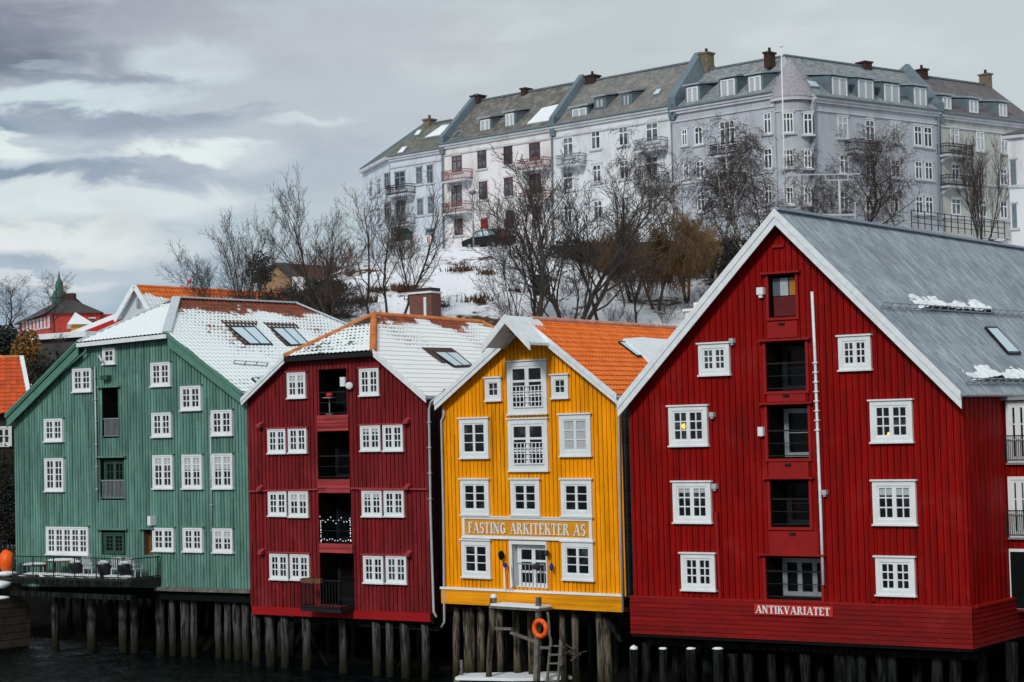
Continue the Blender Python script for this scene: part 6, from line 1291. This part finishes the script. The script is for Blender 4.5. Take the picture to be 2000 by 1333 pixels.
q = fo2.rect(267, 583, 277, 603); mb = MB(); fo2.box(mb, q[0], q[0]+.3, -.03, .01, q[2], q[3]); fo2.box(mb, q[1]-.3, q[1], -.03, .01, q[2], q[3]); mb.build('louvre', M['zinc'], wh)
t_, a, b_ = post('flagpole', 'thin flagpole with a small flag behind the white gabled house ridge', 'flagpole', 363, 600, 548, 150, .05, 'white'); mb = MB(); mb.prism([at(365, 552, 150), at(374, 543, 150), at(374, 549, 150), at(364, 560, 150)], Vector((0, .03, 0))); mb.build('flag', M['redp'], t_)
# tan gabled house in the shrubs
ft = Frame(540, 545, 150, fg.U, fg.G); th = thing('tan_gabled_house', ft.pt(540, 560), 'small tan gabled house half hidden in dark shrubs on the hillside', 'house')
u0, z0 = ft.uz(508, 548); u1, _ = ft.uz(566, 548); um, zm = ft.uz(543, 518); mb = MB(); mb.prism([ft.W(u0, 0, z0-3), ft.W(u0, 0, z0), ft.W(um, 0, zm), ft.W(u1, 0, z0), ft.W(u1, 0, z0-3)], ft.G*7); mb.build('wall', simple('tan_boards', (.27, .17, .09)), th)
mb = MB()
for a, b_ in ((u0-.4, um), (u1+.4, um)): mb.hexa([ft.W(a, -.3, z0-.2), ft.W(b_, -.3, zm), ft.W(b_, 7.3, zm), ft.W(a, 7.3, z0-.2), ft.W(a, -.3, z0), ft.W(b_, -.3, zm+.2), ft.W(b_, 7.3, zm+.2), ft.W(a, 7.3, z0)])
mb.build('roof', BR, th)

# ================================================================== BARE TREES
def tree_geo(seed, H=10, stems=1, counts=(9, 7, 6, 3), spread=.7, droop=0.0, rise=.35, first=.3, r0=.2, twr=.011, lens=(.45, .42, .45, .5), wig=.12, lean=0.0, tilt=.22):
    rnd = random.Random(seed); tr, tw = MB(), MB()
    def grow(p, d, L, r, lv):
        n = [7, 5, 4, 3, 2][lv]; pts = [p.copy()]; rs = [r]; dirs = [d.copy()]
        rend = max(twr*.6, r*(.22 if lv == 0 else .3))
        for k in range(n):
            j = Vector((rnd.gauss(0, 1), rnd.gauss(0, 1), rnd.gauss(0, .6)))*wig
            d = (d+j+Vector((0, 0, (rise if lv < 2 else rise*.5)*(.35 if lv else .2)-droop*(lv >= 2)*.55))).normalized(); p = p+d*(L/n); pts.append(p.copy()); rs.append(r+(rend-r)*(k+1)/n); dirs.append(d.copy())
        (tr if lv <= 1 else tw).tube(pts, rs, [7, 5, 3, 3, 3][lv], cap=lv < 2)
        if lv >= len(counts): return
        nc = counts[lv]; a0 = rnd.uniform(0, 6.28)
        for k in range(nc):
            f = (first if lv == 0 else .18)+(1-(first if lv == 0 else .18))*(k+rnd.random()*.8)/nc; f = min(f, .98); i = min(int(f*n), n-1); q = pts[i].lerp(pts[i+1], f*n-i)
            base = dirs[i]; a = a0+k*2.4+rnd.uniform(-.4, .4); x = base.orthogonal().normalized(); y = base.cross(x); side = x*math.cos(a)+y*math.sin(a)
            sp = spread*rnd.uniform(.7, 1.25); nd = (base*math.cos(sp)+side*math.sin(sp)).normalized()
            cl = L*lens[min(lv, len(lens)-1)]*(1.15-.55*f if lv == 0 else rnd.uniform(.7, 1.15)); rr = max(twr, rs[i]*.5); grow(q, nd, cl, rr, lv+1)
    for s in range(stems):
        a = 6.28*s/stems+rnd.random(); tl = (tilt if stems > 1 else .04); d = Vector((math.cos(a)*tl+lean, math.sin(a)*tl, 1)).normalized()
        grow(Vector((math.cos(a)*.15*(stems > 1), math.sin(a)*.15*(stems > 1), -.6)), d, H*rnd.uniform(.88, 1.0) if s else H, r0*(1 if stems == 1 else .75), 0)
    return tr, tw
TREES = {}
def proto(key, tm, cm, **k):
    tr, tw = tree_geo(**k)
    root = bpy.data.objects.new('bare_tree', None); root.empty_display_size = .3
    a = tr.build('trunk', M[tm], None, True, False); b_ = tw.build('crown', M[cm], None, False, False); TREES[key] = (a.data, b_.data, max(sorted(v.co.z for v in b_.data.vertices)[-60:-59]+[1])/.98); bpy.data.objects.remove(a); bpy.data.objects.remove(b_); bpy.data.objects.remove(root)
proto('ash', 'bark', 'twig', seed=1, H=10, stems=1, counts=(12, 7, 6, 2), spread=.55, rise=.5, first=.38, r0=.15, lens=(.42, .45, .5, .5), twr=.0095, wig=.15)
proto('slim', 'bark', 'twig', seed=2, H=10, stems=1, counts=(20, 8, 6, 2), spread=.5, rise=.45, first=.25, r0=.12, lens=(.36, .42, .5, .5), twr=.0095, wig=.15)
proto('multi', 'bark', 'twig', seed=3, H=10, stems=4, counts=(9, 7, 5, 2), spread=.6, rise=.45, first=.3, r0=.14, lens=(.36, .42, .45, .5), tilt=.28, twr=.0095, wig=.17)
proto('multi2', 'bark', 'twig', seed=4, H=10, stems=3, counts=(10, 7, 5, 2), spread=.65, rise=.4, first=.42, r0=.19, lens=(.40, .45, .45, .5), tilt=.2, twr=.0095, wig=.18)
proto('lean', 'bark', 'twig', seed=6, H=10, stems=2, counts=(11, 8, 6, 3), spread=.55, rise=.3, first=.25, r0=.09, lens=(.42, .45, .5, .5), lean=-.55, twr=.0095, wig=.15)
proto('birch', 'birch', 'twigb', seed=7, H=10, stems=2, counts=(11, 8, 7, 3), spread=.75, rise=.45, droop=.8, first=.3, r0=.16, lens=(.36, .42, .5, .5), twr=.0095, wig=.17, tilt=.22)
proto('birch2', 'birch', 'twigb', seed=8, H=10, stems=1, counts=(16, 9, 7, 3), spread=.8, rise=.4, droop=.6, first=.25, r0=.17, lens=(.38, .42, .5, .5), twr=.0095, wig=.18)
proto('round', 'bark', 'twigb', seed=9, H=10, stems=1, counts=(14, 9, 7, 3), spread=.8, rise=.35, first=.3, r0=.2, lens=(.48, .42, .42, .4), wig=.2, twr=.01)
proto('fan', 'bark', 'twig', seed=10, H=10, stems=5, counts=(9, 7, 6, 2), spread=.42, rise=.6, first=.2, r0=.15, lens=(.42, .45, .5, .5), tilt=.3)
proto('willow', 'willowbark', 'willow', seed=12, H=10, stems=3, counts=(9, 9, 10, 3), spread=.8, rise=.3, droop=1.6, first=.4, r0=.17, lens=(.34, .5, .8, .5), twr=.014, wig=.12, tilt=.25)
proto('shrub', 'twigr', 'twigr', seed=14, H=3, stems=7, counts=(6, 5, 3), spread=.5, rise=.3, first=.15, r0=.03, lens=(.5, .45, .45), twr=.011, tilt=.6, wig=.16)
proto('shrub2', 'twig', 'twig', seed=15, H=3.4, stems=8, counts=(6, 5, 3), spread=.5, rise=.3, first=.15, r0=.03, lens=(.5, .45, .45), twr=.010, tilt=.45, wig=.15)
proto('thicket', 'twig', 'twig', seed=16, H=3, stems=14, counts=(8, 6, 4), spread=.7, rise=.1, first=.1, r0=.035, lens=(.5, .5, .5), twr=.016, tilt=.8, wig=.2)
def plant(key, px, Y, top, label, name='bare_tree', cat='tree', rot=0.0, sx=1.0, base=None, group=None):
    p = on_ground(px, Y) if base is None else at(px, base, Y)
    zt = zat(px, top, Y); a, b_, H = TREES[key]; s = max(.15, (zt-p.z)/(H*.98))
    o = bpy.data.objects.new(name, None); COL.objects.link(o); o.location = p; o.rotation_euler = (0, 0, rot); o.scale = (s*sx, s*sx, s); tag(o, label, cat, group)
    for nm, me in (('trunk', a), ('crown', b_)): c = bpy.data.objects.new(nm, me); COL.objects.link(c); c.parent = o
    return o
G1 = 'bare trees along the foot of the snowy slope'; G2_ = 'birches in front of the apartment row'
for a in [('slim', 462, 121, 405, 'slim bare tree standing against the sky, leftmost of the hillside trees', .3, .8), ('lean', 447, 122, 470, 'bare tree leaning far to the left above the green warehouse ridge', 0.0, .9),
          ('multi', 485, 128, 402, 'bushy many-stemmed bare tree just left of the tan gabled house', 1, .8), ('ash', 625, 130, 385, 'wide bare tree behind the right end of the green ridge', 2, .9),
          ('ash', 693, 121, 322, 'tall slender bare tree in front of the left end of the apartment row', 4, .85), ('multi2', 762, 122, 335, 'dark forked bare tree in front of the bluish white building', .5, .75),
          ('slim', 805, 124, 372, 'slender dark bare tree just left of the brick chimney', 2, .8), ('lean', 1032, 122, 352, 'bare tree leaning left in front of the street lamp', .1, .72),
          ('ash', 1048, 121, 288, 'tall dark bare tree left of the biggest tree behind the yellow ridge', 2.5, .9), ('multi2', 1100, 120, 268, 'biggest dark spreading bare tree in front of the white building', 1.2, 1.1),
          ('ash', 1150, 119, 285, 'tall dark bare tree right beside the biggest tree', 3, 1.2), ('ash', 1178, 123, 340, 'medium dark bare tree left of the ochre willow', 5, 1.0),
          ('slim', 1240, 123, 370, 'thin bare tree behind the white chimney of the orange roof', 1, .9), ('slim', 1222, 130, 440, 'thin short bare tree left of the ochre willow, higher on the slope', 3, 1.1)]:
    plant(a[0], a[1], a[2], a[3], a[4], rot=a[5], sx=a[6], group=G1)
for a in [('willow', 1285, 129, 415, 'ochre weeping willow hanging over the retaining wall', .4, 1.5), ('willow', 1345, 133, 432, 'smaller willow right of the tallest ochre one', 2.2, 1.6), ('willow', 1235, 134, 455, 'lowest willow at the left end of the dark wall', 4.2, 1.4)]: plant(a[0], a[1], a[2], a[3], a[4], name='weeping_willow', rot=a[5], sx=a[6])
for a in [('birch', 1392, 140, 235, 'white-trunked birch nearest the white building', .2, 1.05), ('birch2', 1455, 139, 212, 'tallest white-trunked birch, left of the flagpole', 1.6, 1.05), ('birch', 1340, 143, 300, 'smaller birch in front of the blue-grey party wall', 2.6, .9),
          ('birch2', 1500, 141, 275, 'birch directly left of the flagpole foot', 3, .8), ('birch', 1575, 141, 300, 'low bushy birch right of the flagpole', 4, 1.0), ('birch2', 1622, 142, 315, 'low birch behind the pale mast', 5.2, 1.0),
          ('round', 1697, 140, 240, 'dark round-crowned tree covering the right wing of the grey building', .5, 1.1), ('birch', 1755, 143, 240, 'dark birch right of the round-crowned tree', .9, .75), ('birch2', 1715, 138, 330, 'small dark birch under the round-crowned tree', 2, 1.0)]:
    plant(a[0], a[1], a[2], a[3], a[4], name='birch_tree', rot=a[5], sx=a[6], group=G2_)
plant('fan', 1925, 143, 258, 'dense fan-shaped bare tree at the right, in front of the putty building', rot=.4, sx=.75)
plant('round', 8, 128, 535, 'dark round bare tree at the left edge above the orange cottage roof', rot=1, sx=1.15); plant('round', 103, 140, 526, 'twiggy round bare tree before the red manor', rot=3, sx=.95); plant('ash', 88, 108, 640, 'thin dark tree against the grey house left of the green gable', rot=2, sx=1.1, base=770)
random.seed(21)
def scatter(key, spots, lab, cat='shrub', name='bare_shrub', grp=None, wh=None):
    for i, (px, Y, h, sx, where) in enumerate(spots):
        p = on_ground(px, Y); a, b_, H = TREES[key]; s = h/H; o = bpy.data.objects.new(name, None); COL.objects.link(o); o.location = p; o.rotation_euler = (0, 0, i*1.7); o.scale = (s*sx, s*sx, s); tag(o, f'{lab} {where}', cat, grp)
        for nm, me in (('stems', a), ('twigs', b_)): c = bpy.data.objects.new(nm, me); COL.objects.link(c); c.parent = o
sh = [(1010, 124), (1080, 123), (1125, 124), (1160, 122), (1200, 124), (1232, 126), (1262, 123), (1300, 125), (1345, 127), (1375, 126), (1110, 133), (1145, 136), (1185, 131), (1215, 134), (940, 123), (985, 126), (880, 122), (860, 126), (735, 124), (715, 128), (660, 124), (640, 127), (675, 131), (620, 124), (590, 126), (570, 124), (545, 126), (520, 124), (500, 122), (1250, 131), (1270, 136), (1395, 130)]
def wheretxt(px, Y):
    d = 'low' if Y < 126 else 'high'
    ref = [(560, 'behind the roof windows of the green warehouse'), (640, 'behind the right end of the green ridge'), (760, 'behind the burgundy hip'), (900, 'near the brick chimney'), (1000, 'left of the hoist hood'), (1130, 'behind the yellow ridge'), (1210, 'by the white chimney'), (1320, 'under the willow'), (9999, 'beside the red barge board')]
    return d, next(r for x, r in ref if px < x)
cnt = {}
SH = []
for k, (px, Y) in enumerate(sh):
    d, r = wheretxt(px, Y); cnt[(d, r)] = cnt.get((d, r), []); cnt[(d, r)].append(px); SH.append((px, Y, d, r))
for k, (px, Y, d, r) in enumerate(SH):
    L = sorted(cnt[(d, r)]); w_ = ORD[L.index(px)]+' from the left ' if len(L) > 1 else ''
    scatter('shrub2' if k % 3 else 'shrub', [(px, Y, random.uniform(1.1, 2.1), random.uniform(.8, 1.2), f'{d} on the slope, {w_}{r}'.replace(' from the left', '').replace('green warehouse', 'green roof'))], 'thin bare' if k % 3 else 'reddish bare', grp='shrubs on the snowy slope')
scatter('thicket', [(560, 128, 2.4, 1.4, 'covering the slope below the tan house'), (610, 132, 2.4, 1.5, 'right of the tan house'), (655, 126, 1.8, 1.3, 'behind the right hip of the green roof'), (525, 124, 2.6, 1.3, 'against the middle of the green ridge'), (585, 122, 2.4, 1.2, 'against the right end of the green ridge'),
                    (1160, 144, 1.8, 1.6, 'against the left end of the retaining wall'), (1430, 142, 3.6, 1.5, 'beneath the birches'), (1500, 142, 3.6, 1.5, 'at the foot of the flagpole'), (1560, 140, 3.4, 1.6, 'behind the red ridge left of the mast'), (1620, 139, 3.6, 1.6, 'at the foot of the mast'), (1690, 138, 3.4, 1.6, 'at the foot of the round-crowned tree'), (1760, 139, 3.0, 1.5, 'left of the street railing')], 'dark tangled thicket', name='dark_thicket', cat='thicket', grp='dark thickets on the slope')
scatter('shrub', [(640, 143, 3.4, 1.4, 'on the brow left of the snowfield'), (672, 144, 3.0, 1.3, 'on the brow close to the apartment row'), (615, 140, 3.2, 1.3, 'lower on the left brow'), (780, 146, 2.2, 1.2, 'below the garage of the bluish building'), (800, 144, 2.0, 1.2, 'on the brow under the road sign')], 'rust brown bush', name='rust_bush', cat='bush', grp='rust coloured bushes on the brow')
def bracken(px, Y, s, lab, key=0):
    rnd = random.Random(px); mb = MB(); p = on_ground(px, Y)
    for k in range(90):
        q = p+Vector((rnd.gauss(0, .45)*s, rnd.gauss(0, .25)*s, 0)); d = Vector((rnd.gauss(0, .4), rnd.gauss(0, .4), 1)).normalized()*rnd.uniform(.25, .8)*s; w_ = Vector((.05, .02, 0)); mb.face([q-w_, q+w_, q+d]); mb.face([q-w_.yxz*1.0, q+w_.yxz, q+d*.9])
    tag(single(mb, 'grass_tuft', M['rustleaf'], p, lab, 'grass tuft', 'dead grass tufts in the snow'))
for px, Y, s, lab in [(905, 139, 1.3, 'rusty grass tuft high on the snowfield below the car'), (955, 138, .9, 'small rusty tuft right of the highest one'), (935, 131, 1.3, 'ochre tuft in the middle of the snowfield'), (862, 130, .6, 'tiny tuft above the right side of the brick chimney'), (820, 131, .9, 'brown tuft above the brick chimney'), (785, 133, 1.1, 'brown tuft up-left of the brick chimney'), (712, 131, 1.3, 'long rusty tuft left of the forked tree'), (735, 133, .8, 'rusty tuft between two bare trees'), (860, 124, .8, 'dark tuft right beside the chimney'), (905, 124, .6, 'tiny low tuft right of the chimney'), (1010, 133, .7, 'dull tuft left of the dark hut')]: bracken(px, Y, s, lab)
# evergreen ivy hedge patch left of the cottage gable, dark growth between cottage and green wall
def leafy(px, py, Y, rx, rz, m, label, name='bush', seed=1, n=1300, cat='bush', size=.16):
    rnd = random.Random(seed); mb = MB(); c = at(px, py, Y); t_ = thing(name, c-Vector((0, 0, rz)), label, cat)
    for k in range(n):
        v = Vector((rnd.gauss(0, 1), rnd.gauss(0, 1), rnd.gauss(0, 1))).normalized()*rnd.random()**.45; k_ = 1+.4*mnoise.noise(v*2.2+Vector((seed, 0, 0))); q = c+Vector((v.x*rx*k_, v.y*rx*.7*k_, v.z*rz*k_))
        a = Vector((rnd.gauss(0, 1), rnd.gauss(0, 1), rnd.gauss(0, 1))).normalized()*size*rnd.uniform(.6, 1.3); b_ = a.orthogonal().normalized()*size*.5; mb.face([q-a, q+b_, q+a, q-b_])
    mb.build('foliage', M[m], t_, recalc=False); mb = MB()
    for k in range(6): e = c+Vector((rnd.uniform(-.6, .6)*rx, rnd.uniform(-.3, .3)*rx, rz*rnd.uniform(0, .6))); mb.tube([c-Vector((0, 0, rz*1.4)), c.lerp(e, .5)+Vector((0, 0, -.2)), e], [.07, .05, .02], 5)
    mb.build('stems', M['bark'], t_)
M['ochreleaf'] = bark('ochre_leaves', (.22, .11, .02), (.12, .06, .02))
leafy(50, 695, 112, 1.0, 1.6, 'ochreleaf', 'ochre leaved bush between the cottage roof and the grey house', seed=3); leafy(8, 672, 116, 1.3, 1.2, 'evergreen', 'dark evergreen bush above the cottage roof at the left edge', seed=4); leafy(95, 745, 106, 1.6, 1.6, 'evergreen', 'dark bush beside the green gable foot', seed=5)
leafy(-5, 970, 97, 1.3, 3.0, 'evergreen', 'dark ivy mass hanging left of the green warehouse', seed=6, n=2600, size=.09); leafy(5, 1050, 97, 1.4, 2.0, 'evergreen', 'dark shrub behind the orange bundle', seed=7, n=1600, size=.09)
leafy(640, 568, 136, 1.8, 1.0, 'evergreen', 'dark evergreen bush behind the right end of the green ridge', seed=8, n=1500); leafy(1130, 488, 143.5, 3.2, .9, 'evergreen', 'dark evergreen hedge along the street above the snowfield', seed=9, n=1500); leafy(508, 528, 146, 1.2, 1.6, 'evergreen', 'small conifer left of the tan gabled house', seed=10, n=700)
